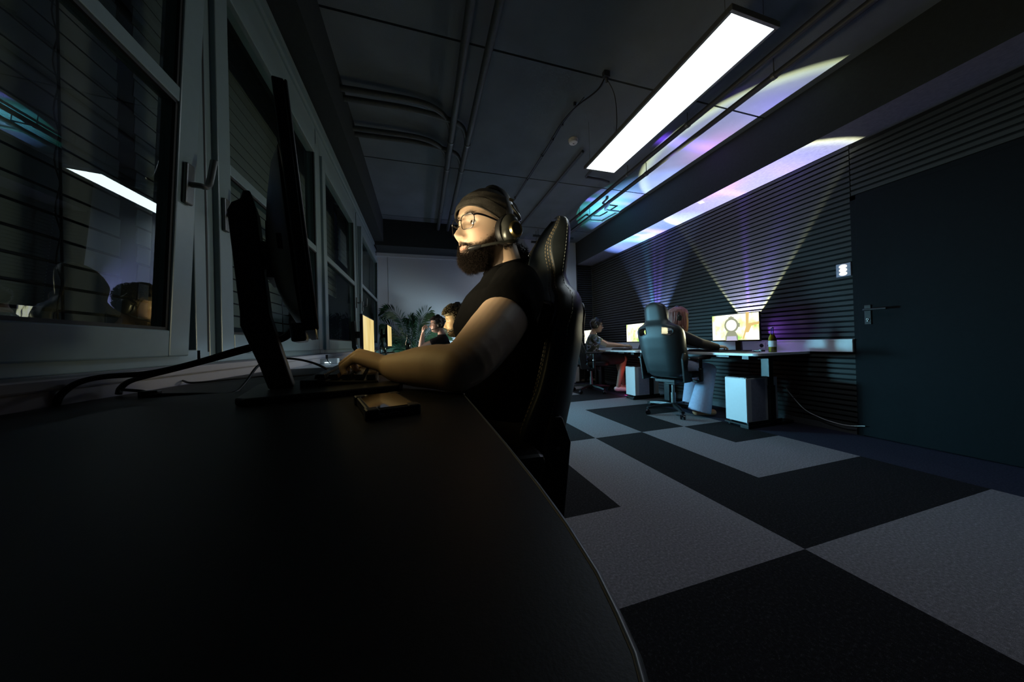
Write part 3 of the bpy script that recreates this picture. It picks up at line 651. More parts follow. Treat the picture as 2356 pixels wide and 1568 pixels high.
def headset(hm, label, detail=False, mic=True, loc=None, led=False):
    t = thing('headset', label, 'headset', loc or tuple(hm.translation))
    def P(B, name, k, par=t, **kw): B.xf(hm); return mk(name, B, k, par, True, smooth=True, **kw)
    B = M(); pts = []; 
    for i in range(25):
        a = math.pi*(i/24); pts.append((-.022+.012*math.sin(a), math.cos(a)*.094, -.012+math.sin(a)*.157))
    rings = []
    for i, p in enumerate(pts):
        a = math.pi*i/24; nr = Vector((0, math.cos(a), math.sin(a))); wd = .021 if 3 < i < 21 else .015; th = .0075 if 3 < i < 21 else .004
        rings.append([Vector(p)+Vector((1, 0, 0))*wd*math.copysign(abs(math.cos(q))**.6, math.cos(q))+nr*th*math.sin(q) for q in [2*math.pi*j/14 for j in range(14)]])
    B.loft(rings); P(B, 'headband', 'black_plastic')
    B = M(); rings = []
    for i in range(25):
        a = math.pi*(.13+.74*i/24); p = Vector((-.022+.012*math.sin(a), math.cos(a)*.086, -.012+math.sin(a)*.146)); nr = Vector((0, math.cos(a), math.sin(a)))
        rings.append([p+Vector((1, 0, 0))*.018*math.cos(q)+nr*.006*math.sin(q) for q in [2*math.pi*j/12 for j in range(12)]])
    B.loft(rings); P(B, 'headband_padding', 'leather')
    for s in (-1, 1):
        ry = Matrix.Rotation(-.18, 3, 'Y')
        B = M()
        rings = []
        for (dy, k) in ((.070, .80), (.073, .95), (.080, 1.0), (.088, 1.0), (.094, .93), (.095, .6)):
            rings.append([Vector((-.010, s*dy, -.012))+ry @ Vector((.037*k*math.cos(q), 0, .047*k*math.sin(q))) for q in [2*math.pi*j/28 for j in range(28)]])
        B.loft(rings); cu = P(B, 'ear_cushion', 'leather')
        B = M(); rings = []
        for (dy, k) in ((.095, .96), (.099, 1.0), (.108, .96), (.115, .82), (.119, .55), (.120, .02)):
            rings.append([Vector((-.013, s*dy, -.012))+ry @ Vector((.035*k*math.cos(q)*(1.0 if math.sin(q) > -.2 else .9), 0, .047*k*math.sin(q))) for q in [2*math.pi*j/28 for j in range(28)]])
        B.loft(rings); cup = P(B, 'ear_cup', 'gunmetal')
        if detail:
            B = M(); B.lathe([(.0235, 0), (.0235, .010), (.021, .013), (.017, .013), (.017, .009)], (-.016, s*.1145, -.017), 36, (0, s, 0)); P(B, 'dial_ring', 'gold', cup)
            B = M(); B.lathe([(.0165, 0), (.0165, .010), (.015, .012), (0, .012)], (-.016, s*.115, -.017), 30, (0, s, 0)); P(B, 'dial_cap', 'black_plastic', cup)
        B = M(); B.tube(bez([(-.016, s*.098, .062), (-.020, s*.106, .048), (-.034, s*.113, .032), (-.040, s*.114, .020)], 5), [.008]*5+[.0075]*5+[.006]*6, 10, flat=.55); P(B, 'yoke', 'gunmetal')
        if detail:
            B = M(); B.box((-.012, s*.0975, .078), (.014, .004, .007)); P(B, 'yoke_badge', 'gold')
    if mic:
        B = M(); pts = bez([(-.018, .112, -.048), (.0, .112, -.056), (.035, .100, -.068), (.062, .080, -.078), (.082, .058, -.085)], 6)
        B.tube(pts, [.0048]*8+[.0040]*(len(pts)-8), 10); P(B, 'microphone_boom', 'gunmetal')
        B = M(); B.tube([(.070, .071, -.080), (.078, .062, -.083), (.088, .051, -.087), (.094, .044, -.089)], [.006, .0085, .0085, .006], 12, flat=.8); P(B, 'microphone', 'black_plastic')
    return t
def glasses(hm, label):
    t = thing('glasses', label, 'glasses', tuple(hm.translation))
    def P(B, name, k, par=t): B.xf(hm); return mk(name, B, k, par, True, smooth=True)
    for s in (1, -1):
        out = []
        for q in [2*math.pi*j/40 for j in range(40)]:
            yy = .0262*math.copysign(abs(math.cos(q))**.55, math.cos(q)); z_ = .0210*math.copysign(abs(math.sin(q))**.55, math.sin(q))
            if z_ < 0: yy *= .90
            Y = s*(.0335+yy); out.append(Vector((.1015-3.2*Y*Y+.12*z_, Y, -.007+z_)))
        B = M(); rings = []
        for i, p in enumerate(out):
            tg = (out[(i+1) % 40]-out[i-1]).normalized(); a = Vector((1, 0, 0)); b = tg.cross(a).normalized(); th = .0016 if out[i].z > .008 else .0011
            rings.append([p+a*.0016*math.cos(w_)+b*th*math.sin(w_) for w_ in [2*math.pi*j/6 for j in range(6)]])
        B.loft(rings, closed=True); fr = P(B, 'lens_rim', 'gloss_black')
        B = M(); B.add(out, [tuple(range(40))]); P(B, 'lens', 'lens', fr)
        B = M(); B.tube(bez([(.0905, s*.0575, .010), (.084, s*.0665, .011), (.055, s*.0745, .011), (.0, s*.079, .008)], 4), .0021, 8, flat=1.5); P(B, 'temple_arm', 'gloss_black')
    B = M(); B.tube(bez([(.1015, .009, .001), (.1045, 0, .004), (.1015, -.009, .001)], 4), .0017, 8); P(B, 'bridge', 'gloss_black')
    return t
def eyes(hm, par):
    for s in (-1, 1):
        B = M(); B.sph((.0700, s*.031, -.001), .0118, 20, 14); B.xf(hm); e = mk('eyeball', B, 'eye', par, True, smooth=True)
        B = M(); B.sph((.0784, s*.031-.0008, -.001), (.0042, .0066, .0066), 14, 8); B.xf(hm); mk('iris', B, 'iris', e, True, smooth=True)

# ---- the headset wearer at the near desk
h1 = HM((.205, .930, 1.207), R(206), R(5), R(-1.5), .97)
man = thing('person', 'bearded person in dark cap, glasses and headset typing at the near black desk', 'person', (.24, .87, 0))
B = M(); B.join(head_mesh().xf(h1))
B.limb([(.245, .940, 1.165), (.262, .935, 1.09), (.265, .93, 1.01)], [.056, .060, .075])
B.sph((.218, .930, 1.12), (.05, .05, .04))
torso(B, [((.27, .93, .50), .10, .16), ((.26, .93, .62), .11, .155), ((.235, .93, .80), .105, .155), ((.215, .93, .92), .105, .17), ((.235, .93, 1.00), .08, .17), ((.255, .932, 1.06), .05, .08)], (-1, 0, 0))
LW = (-.066, .724, .817)
B.limb(bez([(.238, .755, .985), (.200, .700, .935), (.145, .635, .880), (.092, .575, .835), (.060, .552, .817)], 3), list(np.interp(range(13), [0, 3, 6, 9, 12], [.060, .060, .057, .048, .042])))
B.limb(bez([(.060, .552, .817), (.030, .588, .820), (-.005, .637, .818), (-.045, .690, .815), LW], 3), list(np.interp(range(13), [0, 3, 6, 9, 12], [.042, .0425, .040, .032, .0265])))
hand(B, LW, (-.93, .36, .30), (0.1, -.12, 1), -1, .90, 1.05)
RW = (-.055, 1.00, .812)
B.limb([(.25, 1.10, .985), (.20, 1.12, .90), (.13, 1.13, .825), (.04, 1.08, .82), RW], [.058, .054, .042, .040, .026])
hand(B, RW, (-.98, -.10, .05), (0.1, 0, 1), 1, 1.0, .35)
for y_ in (.79, .97):
    B.limb([(.24, y_, .56), (.05, y_, .57), (-.14, y_, .56), (-.13, y_, .32), (-.10, y_, .09)], [.085, .078, .06, .055, .04]); B.limb([(-.09, y_, .05), (-.22, y_, .035)], [.038, .032])
remesh(B, 'body', 'skin', man, .0030, 5, skin_tone(h1, .93))
B = M()
torso(B, [((.27, .93, .50), .115, .18), ((.26, .93, .62), .122, .175), ((.235, .93, .80), .118, .172), ((.215, .93, .92), .120, .188), ((.230, .93, 1.005), .095, .185), ((.250, .932, 1.055), .068, .125), ((.262, .934, 1.092), .060, .068)], (-1, 0, 0))
B.limb([(.255, .800, 1.015), (.238, .750, .982), (.200, .702, .940)], [.068, .0725, .0715], 20)
B.limb([(.26, 1.06, 1.01), (.25, 1.10, .98), (.21, 1.12, .92)], [.070, .070, .066], 20)
def folds(o, amp=.004, sc_=14):
    for v in o.data.vertices:
        c = Vector(v.co); v.co = v.co+v.normal*amp*noise.noise(Vector((c.x*sc_, c.y*sc_, c.z*sc_*.5)))
    return o
folds(remesh(B, 't_shirt', 'tshirt', man, .005, 5))
B = M()
B.tube([(.262+.064*math.cos(q), .934+.066*math.sin(q), 1.098+.020*math.cos(q)) for q in [2*math.pi*j/32 for j in range(33)]], .0055, 8, flat=1.4); mk('collar', B, 'tshirt', man, True, smooth=True)
B = M()
for y_ in (.79, .97): B.limb([(.28, y_, .56), (.05, y_, .57), (-.14, y_, .56), (-.13, y_, .32), (-.10, y_, .12)], [.10, .09, .075, .068, .06])
remesh(B, 'trousers', 'trouser', man, .01, 4)
for y_ in (.79, .97):
    B = M(); B.limb([(-.08, y_, .055), (-.21, y_, .045)], [.052, .046]); B.box((-.15, y_, .012), (.26, .095, .024)); mk('shoe', B, 'black_plastic', man, True, smooth=True)
eyes(h1, man)
# cap following the skull
def cap_mesh(hm, zf, zb, off, n=80, nt=72, wr=.0022):
    B = M(); rings = []
    for i in range(n):
        t_ = i/(n-1); ring = []
        for j in range(nt):
            th = 2*math.pi*j/nt; zl = zb+(zf-zb)*(.5+.5*math.cos(th))
            z = zl+(.1238-zl)*math.sin(t_*math.pi/2)**.9
            of = off+.004*math.sin(t_*math.pi)+wr*noise.noise(Vector((math.cos(th)*2.2, math.sin(th)*2.2, z*70)))+(.0016 if t_ < .20 else 0)
            x, y, zz = head_surf(th, z, of); zz = float(zz)+off*.9*t_
            ring.append(Vector((float(x), float(y), zz)))
        rings.append(ring)
    B.loft(rings, cap=False)
    top = [v.copy() for v in rings[-1]]; B.add(top, [tuple(range(nt))])
    return B.xf(hm)
mk('cap', cap_mesh(h1, .043, -.028, .0085), 'cap', man, True, smooth=True, auto=0)
B = M(); pts = []
for j in range(73):
    th = 2*math.pi*j/72; zl = -.028+(.043+.028)*(.5+.5*math.cos(th)); x, y, zz = head_surf(th, zl, .0095); pts.append(h1 @ Vector((float(x), float(y), zl+.001)))
B.tube(pts, .0022, 6); mk('cap_hem', B, 'cap', man, True, smooth=True)
# hair below the cap, bun at the nape
def zmask(x, y, z): return 1.0 if (x < .02 and z < .03) else 0
mk('hair', strands(h1, 2600, (1.35, 4.93), (-.055, .01), zmask, lambda x, y, z: .018, .0005, 5, .3, .9), 'hair', man, True)
B = M(); g = np.random.default_rng(11)
bc = h1 @ Vector((-.115, .018, -.055))
B.sph(bc, (.042, .036, .040), 20, 14)
for k in range(500):
    a = Vector(g.normal(0, 1, 3)).normalized(); p = bc+Vector((a.x*.040, a.y*.035, a.z*.038)); d = a.cross(Vector(g.normal(0, 1, 3))).normalized()
    B.tube([p, p+d*.012+a*.004, p+d*.022+a*g.uniform(-.002, .008)], [.0011, .001, .0003], 3)
mk('hair_bun', B, 'hair', man, True)
def bl(x, y, z):
    base = np.interp(z, [-.13, -.10, -.07, -.04, 0], [.025, .016, .006, .005, .0035]); return float(base)*(1.0 if x > .03 else .5)
def bmk(x, y, z):
    m_ = float(beard_mask(np.array(x), np.array(y), np.array(z))); return m_*(1.0 if z < -.098 else .5 if z < -.06 else .28)
mk('beard', strands(h1, 12000, (-1.45, 1.45), (-.127, .0), bmk, bl, .00026, 8, .42, .75), 'beard', man, True)
def brm(x, y, z): return float(np.exp(-((z-.021)/.004)**2)*np.exp(-((abs(y)-.030)/.015)**6)) if x > .05 else 0
for t0_, t1_ in ((-1, -.02), (.02, 1)): mk('eyebrow_hair', strands(h1, 95, (t0_, t1_), (.01, .03), brm, lambda x, y, z: .0065, .00024, 4, .12, -.12, .28, .7), 'hair', man, True)
headset(h1, 'large gunmetal headset with brass ringed dial worn over the dark cap', True)
glasses(h1, 'black rimmed rectangular glasses worn by the bearded person at the near desk')

# ---- generic seated person
def seated(label, loc, rz, head, hyaw, hpitch, arms, skin=SK, shirt='tshirt2', legs='trouser', lean=.0, beard=0, bcol=(.035, .02, .012), long_sleeve=False, scale=1.0, shoe='sneaker', legk=None, short=False, voxel=.0065, handless=()):
    """everything in the sitter's own frame: x forward, y left"""
    p = thing('person', label, 'person', loc, rz)
    W_ = WM[p.name]; hm = W_ @ HM(head, hyaw, hpitch, 0, scale)
    hx, hy, hz = head; B = M(); B.join(head_mesh(nz=70, nt=80).xf(HM(head, hyaw, hpitch, 0, scale)))
    nb = Vector((hx-.065, hy*.6, hz-.155*scale)); pel = Vector((-.10, 0, .52)); ch = nb+Vector((.0, -hy*.2, -.13))
    B.limb([(hx-.035, hy, hz-.06), (hx-.05, hy*.8, hz-.11), tuple(nb)], [.052*scale, .050*scale, .06*scale])
    secs = [(pel, .10, .15), (pel.lerp(ch, .4), .10, .135), (pel.lerp(ch, .8), .105, .15), (ch, .10, .165), (ch+Vector((0, 0, .08)), .075, .16), (nb, .05, .07)]
    torso(B, secs, (1, 0, 0))
    S = M(); torso(S, [(c, a*1.13+.006, b*1.09+.006) for c, a, b in secs[:-1]]+[(nb+Vector((0, 0, .0)), .06, .085)], (1, 0, 0))
    for i, (el, wr, hd) in enumerate(arms):
        sd = 1 if i == 0 else -1; sh = ch+Vector((.0, sd*.165, .06)); el = Vector(el); wr = Vector(wr)
        B.limb([sh, sh.lerp(el, .5), el, el.lerp(wr, .45), wr], [.052, .048, .039, .036, .024]); 
        hand(B, wr, hd, (0.1, 0, 1) if abs(Vector(hd).normalized().z) < .7 else (1, 0, 0), -sd, .95, .9 if i in handless else .5)
        if long_sleeve: S.limb([sh, sh.lerp(el, .5), el, el.lerp(wr, .5), wr-(wr-el)*.05], [.070, .063, .054, .048, .038])
        else: S.limb([sh, sh.lerp(el, .28), sh.lerp(el, .45)], [.066, .062, .060])
    lg = M()
    for sd, (kn, an) in zip((1, -1), legk or (((.36, .11, .54), (.38, .12, .09)), ((.36, -.11, .54), (.38, -.12, .09)))):
        kn = Vector(kn); an = Vector(an); hp = Vector((-.05, sd*.09, .54))
        B.limb([hp, hp.lerp(kn, .5), kn, kn.lerp(an, .4), an], [.08, .072, .055, .05, .034]); B.limb([an+Vector((.0, 0, -.03)), an+Vector((.14, 0, -.055))], [.034, .028])
        if short: lg.limb([hp, hp.lerp(kn, .5), hp.lerp(kn, .9)], [.095, .090, .082])
        else: lg.limb([hp, hp.lerp(kn, .5), kn, kn.lerp(an, .5)]+([] if legs == 'jeans' else [an+Vector((0, 0, .02))]), [.095, .088, .076, .075, .07][:4 if legs == 'jeans' else 5])
        if legs == 'jeans': lg.tube([kn, kn.lerp(an, .5), an+Vector((0, 0, -.05))], [.074, .092, .112], 24)
        F = M(); F.limb([an+Vector((-.03, 0, -.045)), an+Vector((.05, 0, -.045)), an+Vector((.15, 0, -.058))], [.040, .042, .032]); F.v = [Vector((v.x, v.y, max(v.z, .012))) for v in F.v]
        mk('shoe', F, shoe, p, smooth=True)
    B.xf(W_); S.xf(W_); lg.xf(W_)
    remesh(B, 'body', 'skin', p, voxel*.75, 3, skin_tone(hm, beard, skin, bcol))
    remesh(S, 'jacket' if long_sleeve else 't_shirt', shirt, p, voxel, 5)
    remesh(lg, 'shorts' if short else 'trousers', legs, p, voxel*1.3, 4)
    eyes(hm, p)
    return p, hm
def hair_blob(hm, par, k, off, zline, curl=.012, n=900, ln=.02, seed=1, name='hair'):
    B = M(); rings = []; nt = 44
    for i in range(26):
        t_ = i/25; ring = []
        for j in range(nt):
            th = 2*math.pi*j/nt; zl = zline(math.cos(th)); z = zl+(.1238-zl)*math.sin(t_*math.pi/2)**.9
            of = off+curl*noise.noise(Vector((math.cos(th)*3+seed, math.sin(th)*3, z*30))); x, y, zz = head_surf(th, z, max(.004, of)); ring.append(hm @ Vector((float(x), float(y), float(zz)+off*.8*t_)))
        rings.append(ring)
    B.loft(rings)
    g = np.random.default_rng(seed); hm3 = hm
    for q in range(n):
        th = g.uniform(0, 2*np.pi); zl = zline(math.cos(th)); z = zl+(.12-zl)*g.random()**.8; x, y, zz = head_surf(th, z, off+.003); p_ = Vector((float(x), float(y), float(zz)+off*.5))
        nr = Vector((math.cos(th)*.7, math.sin(th)*.7, .35+z*4)).normalized(); d = (nr+Vector(g.normal(0, .6, 3))).normalized(); s_ = Vector(g.normal(0, 1, 3)).cross(d).normalized()
        B.tube([hm3 @ p_, hm3 @ (p_+d*ln*.5+s_*ln*.3), hm3 @ (p_+d*ln*.8-s_*ln*.3)], [.0022, .0018, .0005], 3)
    return mk(name, B, k, par, True, smooth=True, auto=0)
# second player at the window desks (curly hair, light beard)
p2, hm2 = seated('curly haired person with headset and light beard at the second window desk', (.32, 2.50, 0), R(180), (.03, 0, 1.055), R(0), R(-4),
    [((.10, .22, .80), (.32, .14, .80), (1, -.1, -.05)), ((.10, -.22, .80), (.32, -.14, .80), (1, .1, -.05))], beard=.45, bcol=(.20, .12, .05), shirt='tshirt2', voxel=.006)
hair_blob(hm2, p2, 'brownhair', .016, lambda c: .045 if c > .3 else (-.02 if c > -.2 else -.05), .016, 1500, .022, 2)
mk('beard', strands(hm2, 1800, (-1.45, 1.45), (-.127, -.02), bmk, lambda x, y, z: .010, .0005, 12, .4, .6), 'brownhair', p2, True)
headset(hm2, 'black headset on the curly haired person at the second window desk')
# third player (dark hair, glasses, hand at chin)
p3, hm3_ = seated('dark haired person with glasses and black shirt raising a fist by the palm', (.30, 4.72, 0), R(180), (.06, 0, 1.175), R(12), R(2),
    [((.30, .17, .84), (.27, .14, 1.035), (-.1, -.1, 1)), ((.16, -.22, .80), (.38, -.12, .80), (1, .1, -.05))], beard=.25, shirt='tshirt2', handless=(0,), skin=np.array([.50, .34, .26]))
hair_blob(hm3_, p3, 'hair', .010, lambda c: .05 if c > .3 else (-.01 if c > -.2 else -.055), .010, 700, .014, 4)
headset(hm3_, 'black headset on the dark haired person beside the palm')
glasses(hm3_, 'dark rimmed glasses worn by the person beside the palm')
# woman with pink hair at the first right-hand desk
pw, hmw = seated('person with long faded pink hair and black hoodie seen from behind at white desk', (2.83, 2.93, 0), R(-18), (.10, .0, 1.105), R(-12), 0,
    [((.26, .20, .80), (.36, .06, .765), (1, -.4, 0)), ((.15, -.33, .80), (.33, -.33, .755), (1, .15, 0))], shirt='jacket', legs='jeans', long_sleeve=True, scale=.95, shoe='sandal',
    legk=(((.34, .14, .52), (.30, .12, .10)), ((.30, -.22, .50), (.16, -.26, .10))))
hair_blob(hmw, pw, 'pinkhair', .022, lambda c: .04 if c > .5 else -.09, .010, 0, .01, 6)
B = M(); g = np.random.default_rng(21)
for q in range(150):
    th = g.uniform(1.15, 5.13); x, y, zz = head_surf(th, .03, .026); p0 = Vector((float(x), float(y), g.uniform(-.02, .07)))
    L_ = g.uniform(.20, .32); o1 = Vector((math.cos(th), math.sin(th), 0)); side = abs(math.sin(th))
    pts = [p0, p0+o1*.008+Vector((0, 0, -.07)), p0+o1*.004+Vector((-.004, 0, -.14)), p0*.96+Vector((.01*side, 0, -L_*.75)), p0*.9+Vector((.02*side+g.normal(0, .008), g.normal(0, .012), -L_))]
    B.tube([hmw @ v for v in bez(pts, 3)], [.0085]*4+[.008]*4+[.0055]*4+[.001], 6, flat=.5)
mk('long_hair', B, 'pinkhair', pw, True, smooth=True)
B = M()
for q in range(26):
    th = -g.uniform(.85, 1.35); x, y, zz = head_surf(th, .03, .016); p0 = Vector((float(x), float(y), g.uniform(-.01, .06)))
    pts = [p0, p0+Vector((.006, -.008, -.07)), p0+Vector((.002, -.006, -.14)), p0+Vector((-.01, 0, -.19))]
    B.tube([hmw @ v for v in bez(pts, 3)], [.009]*4+[.008]*4+[.002]*2, 6, flat=.5)
mk('blond_lock', B, 'blondhair', pw, True, smooth=True)
headset(hmw, 'black headset over the long pink hair', mic=False)
# boy in camouflage top at the second right-hand desk
pb, hmb = seated('young person in camouflage top, shorts and white sneakers on the farther right-hand chair', (2.80, 4.58, 0), R(-28), (.07, .0, 1.12), R(-4), R(-2),
    [((.27, .20, .80), (.50, .16, .765), (1, -.2, 0)), ((.20, -.24, .79), (.46, -.22, .765), (1, .1, 0))], shirt='camo', legs='trouser', long_sleeve=False, scale=.96, short=True, shoe='sneaker',
    legk=(((.42, .16, .52), (.50, .18, .10)), ((.48, -.06, .55), (.38, -.06, .10))), skin=np.array([.34, .22, .16]))
hair_blob(hmb, pb, 'hair', .012, lambda c: .045 if c > .4 else (-.02 if c > -.2 else -.06), .009, 500, .012, 9)
headset(hmb, 'black headset on the young person in camouflage')
glasses(hmb, 'thin glasses worn by the young person in camouflage')

# ================================================================== GAMING CHAIR
HW = [(.46, .17), (.50, .225), (.62, .245), (.78, .262), (.92, .272), (.99, .270), (1.04, .235), (1.075, .165), (1.11, .135), (1.20, .132), (1.26, .122), (1.295, .098), (1.315, .055), (1.322, .010)]
def back_x(z): return float(np.interp(z, [.45, .6, .7, .8, 1.0, 1.2, 1.33], [-.160, -.180, -.200, -.226, -.268, -.305, -.330]))
def back_pt(z, ph, grow=0):
    hw = float(np.interp(z, [a for a, b in HW], [b for a, b in HW]))+grow; c, s = math.cos(ph), math.sin(ph)
    y = hw*math.copysign(abs(c)**.62, c); f = min(1, hw/.2)
    th = (.040+grow)*f*(1 if z > .5 else .8); u = abs(y)/max(hw, .01)
    bol = .055*max(0, (u-.45)/.55)**1.6*float(np.interp(z, [.46, .6, .95, 1.05, 1.1], [.8, 1, 1, .55, .3]))
    x = back_x(z)+th*math.copysign(abs(s)**.75, s)+bol+.030*math.exp(-((z-1.2)/.07)**2)*(1 if s > 0 else 0)+.02*math.exp(-((z-.68)/.1)**2)*(1 if s > 0 else -.2)
    x -= .040*float(np.interp(z, [.46, .6, .92, 1.04, 1.12], [.5, 1, 1, .5, 0]))*max(0, -s)**.45
    return Vector((x, y, z))
def surf_x(y, z, front):
    hw = float(np.interp(z, [a for a, b in HW], [b for a, b in HW])); c = min(.999, abs(y)/hw)**(1/.62); ph = math.acos(c); return back_pt(z, ph if front else -ph).x
def make_chair(label, group):
    t = thing('gaming_chair', label, 'chair', (0, 0, 0), 0, group)
    B = M(); zs = list(np.linspace(.46, 1.05, 34))+list(np.linspace(1.065, 1.30, 18))+[1.312, 1.319, 1.322]
    B.loft([[back_pt(z, 2*math.pi*j/56) for j in range(56)] for z in zs])
    br = mk('backrest', B, 'leather2', t, smooth=True, auto=55)
    # two shoulder openings
    C = M()
    for s in (-1, 1): C.prism([(-.5, s*.100, 1.035), (-.5, s*.195, 1.010), (-.5, s*.205, .965), (-.5, s*.175, .935), (-.5, s*.095, .955)], (.6, 0, 0))
    ct = mk('cut', C, 'leather', None); bo = br.modifiers.new('b', 'BOOLEAN'); bo.object = ct; bo.operation = 'DIFFERENCE'; bo.solver = 'EXACT'
    dg = bpy.context.evaluated_depsgraph_get(); me = bpy.data.meshes.new_from_object(br.evaluated_get(dg)); br.modifiers.clear(); br.data = me; bpy.data.objects.remove(ct)
    for s in (-1, 1):
        ring = [Vector((0, s*.100, 1.035)), Vector((0, s*.195, 1.010)), Vector((0, s*.205, .965)), Vector((0, s*.175, .935)), Vector((0, s*.095, .955))]
        for xo in (-.045, .058):
            r_ = bez(ring+[ring[0]], 4); B = M(); B.tube([Vector((surf_x(v.y, v.z, xo > 0)+(.002 if xo > 0 else -.002), v.y, v.z)) for v in r_], .0045 if xo > 0 else .003, 8); mk('opening_rim', B, 'black_plastic', br, smooth=True)
    # front padding centre panel
    B = M(); B.loft([[Vector((back_x(z)+.040+.022*math.copysign(abs(math.sin(q))**.8, math.sin(q))+.03*math.exp(-((z-1.2)/.07)**2), w_*math.copysign(abs(math.cos(q))**.7, math.cos(q)), z)) for q in [2*math.pi*j/24 for j in range(24)]] for z, w_ in [(.50, .11), (.56, .135), (.75, .14), (.93, .13), (.945, .09)]]); mk('back_padding', B, 'leather', br, smooth=True)
    for sgn in (1, -1):
        for k, (ph, mt) in enumerate(((R(40), 'stitch'), (R(58), 'stitch'), (R(22), 'stitch'), (R(-8), 'stitchg'))):
            B = M(); z = .52
            while z < 1.29:
                if k == 2 and z < 1.05: z += .011; continue
                pa = ph if sgn > 0 else math.pi-ph
                a = back_pt(z, pa, .0008); b = back_pt(z+.0065, pa, .0008); B.tube([a, b], .0007, 4); z += .0105
            mk('stitching', B, mt, br)
    B = M(); rings = []
    for i in range(14):
        u = i/13; x = -.13+.40*u; e = 1-abs(2*u-1)**6*.35
        rings.append([Vector((x, .255*e*math.copysign(abs(math.cos(q))**.5, math.cos(q)), .475+.045*e*math.copysign(abs(math.sin(q))**.7, math.sin(q))+(.025*max(0, (abs(math.cos(q))-.55)/.45) if math.sin(q) > -.1 else 0))) for q in [2*math.pi*j/36 for j in range(36)]])
    B.loft(rings); st = mk('seat', B, 'leather', t, smooth=True, auto=60)
    for s in (-1, 1):
        B = M(); B.prism([(-.20, s*.235, .405), (-.10, s*.235, .405), (-.05, s*.235, .42), (-.07, s*.235, .455), (-.125, s*.235, .48), (-.160, s*.240, .67), (-.180, s*.240, .735), (-.210, s*.240, .735), (-.232, s*.240, .67)], (0, s*.024, 0)); hc = mk('hinge_cover', B, 'black_plastic', t, bevel=.006)
        B = M(); B.cyl((-.196, s*.263, .66), (-.196, s*.266, .66), .0055); mk('bolt', B, 'chrome', hc)
        B = M(); B.cyl((.0, s*.315, .42), (.0, s*.315, .56), .022); B.cyl((.0, s*.315, .54), (.0, s*.315, .655), .016); B.bb(-.03, .03, s*.315, s*.18, .405, .42); mk('armrest_post', B, 'black_metal', t, smooth=True)
        B = M(); B.cyl((.0, s*.315, .548), (.0, s*.315, .556), .0245); mk('post_ring', B, 'chrome', t, smooth=True)
        B = M(); B.bb(-.13, .13, s*.27, s*.36, .655, .685); mk('armrest_pad', B, 'black_plastic', t, bevel=.012)
    B = M(); B.bb(-.16, .13, -.12, .12, .385, .425); B.box((0, 0, .37), (.12, .12, .04)); mk('tilt_mechanism', B, 'black_metal', t, bevel=.006)
    B = M(); B.tube(bez([(.06, -.1, .40), (.06, -.2, .395), (.09, -.29, .38)], 4), .007, 8); mk('lever', B, 'black_metal', t, smooth=True)
    B = M(); B.cyl((0, 0, .20), (0, 0, .37), .017, n=20); B.cyl((0, 0, .10), (0, 0, .25), .026, .026, 20); mk('gas_lift', B, 'steel', t, smooth=True)
    B = M(); B.lathe([(.02, .13), (.045, .125), (.05, .08), (.03, .075)], (0, 0, 0), 24)
    for k in range(5):
        a = 2*math.pi*k/5+.2; d = Vector((math.cos(a), math.sin(a), 0)); n_ = Vector((-d.y, d.x, 0)); rings = []
        for u in np.linspace(0, 1, 8):
            c = d*(.02+.30*u)+Vector((0, 0, .105-.025*u+.008*math.sin(u*3))); wv = .028-.010*u; hv = .020-.008*u
            rings.append([c+n_*wv*sx+Vector((0, 0, hv*sz)) for sx, sz in ((-1, -1), (1, -1), (.8, .8), (-.8, .8))])
        B.loft(rings)
    st_ = mk('star_base', B, 'black_metal', t, smooth=True, auto=40)
    for k in range(5):
        a = 2*math.pi*k/5+.2; c = Vector((math.cos(a)*.315, math.sin(a)*.315, .0)); C = M(); n_ = Vector((math.cos(a+1.1), math.sin(a+1.1), 0)); 
        for s in (-1, 1): C.cyl(c+n_*(.006*s)+Vector((0, 0, .028)), c+n_*(.024*s)+Vector((0, 0, .028)), .028, .026, 20)
        C.cyl(c+Vector((0, 0, .03)), c+Vector((0, 0, .085)), .008, n=10); C.sph(c+Vector((0, 0, .045)), (.022, .022, .018), 12, 8); mk('caster', C, 'gloss_black', t, smooth=True)
    return t
GC = None
ch = make_chair('black gaming chair with stitched headrest holding the bearded person at the near desk', GC)
ch.location = (.122, .945, -.055); ch.rotation_euler = (0, 0, R(178))
cA = dup(ch, (2.78, 2.86, 0), R(14), 'black gaming chair seen from behind, under the pink haired person', GC); cA.scale = (1, 1, .958)
dup(ch, (2.76, 4.60, 0), R(-22), 'black gaming chair under the young person in camouflage', GC)
dup(ch, (.30, 2.50, -.04), R(180), 'black gaming chair under the curly haired person', GC)
dup(ch, (.33, 4.72, -.02), R(180), 'black gaming chair under the person beside the palm', GC)

# ================================================================== NEAR DESK
TZ = .775
dk = thing('desk', 'large black desk in the foreground with a thin grey edge strip', 'desk', (-.25, .8, 0))
ed = [(.050, .062), (.054, .071), (.057, .083), (.0605, .10), (.0635, .13), (.0655, .17), (.067, .25), (.068, .40), (.068, .60), (.068, 1.52)]
ol = [(-.600, -.03), (-.30, -.03), (-.05, -.02), (.010, .0), (.030, .024), (.043, .045)]+ed+[(.066, 1.535), (.055, 1.545), (-.600, 1.545)]
B = M(); B.prism([(x-.0015*(x > .0), y, TZ-.025) for x, y in ol], (0, 0, .025)); mk('desktop', B, 'desk_black', dk, True)
B = M()
o2 = ol[2:]
rings = [[Vector((x, y, TZ-.026)), Vector((x+.0018, y, TZ-.024)), Vector((x+.0018, y, TZ-.0022)), Vector((x+.0002, y, TZ+.0004)), Vector((x-.0016, y, TZ+.0002)), Vector((x-.0018, y, TZ-.02))] for x, y in o2[:-2]]
B.loft(rings); mk('edge_strip', B, 'edge_grey', dk, True, smooth=True, auto=0)
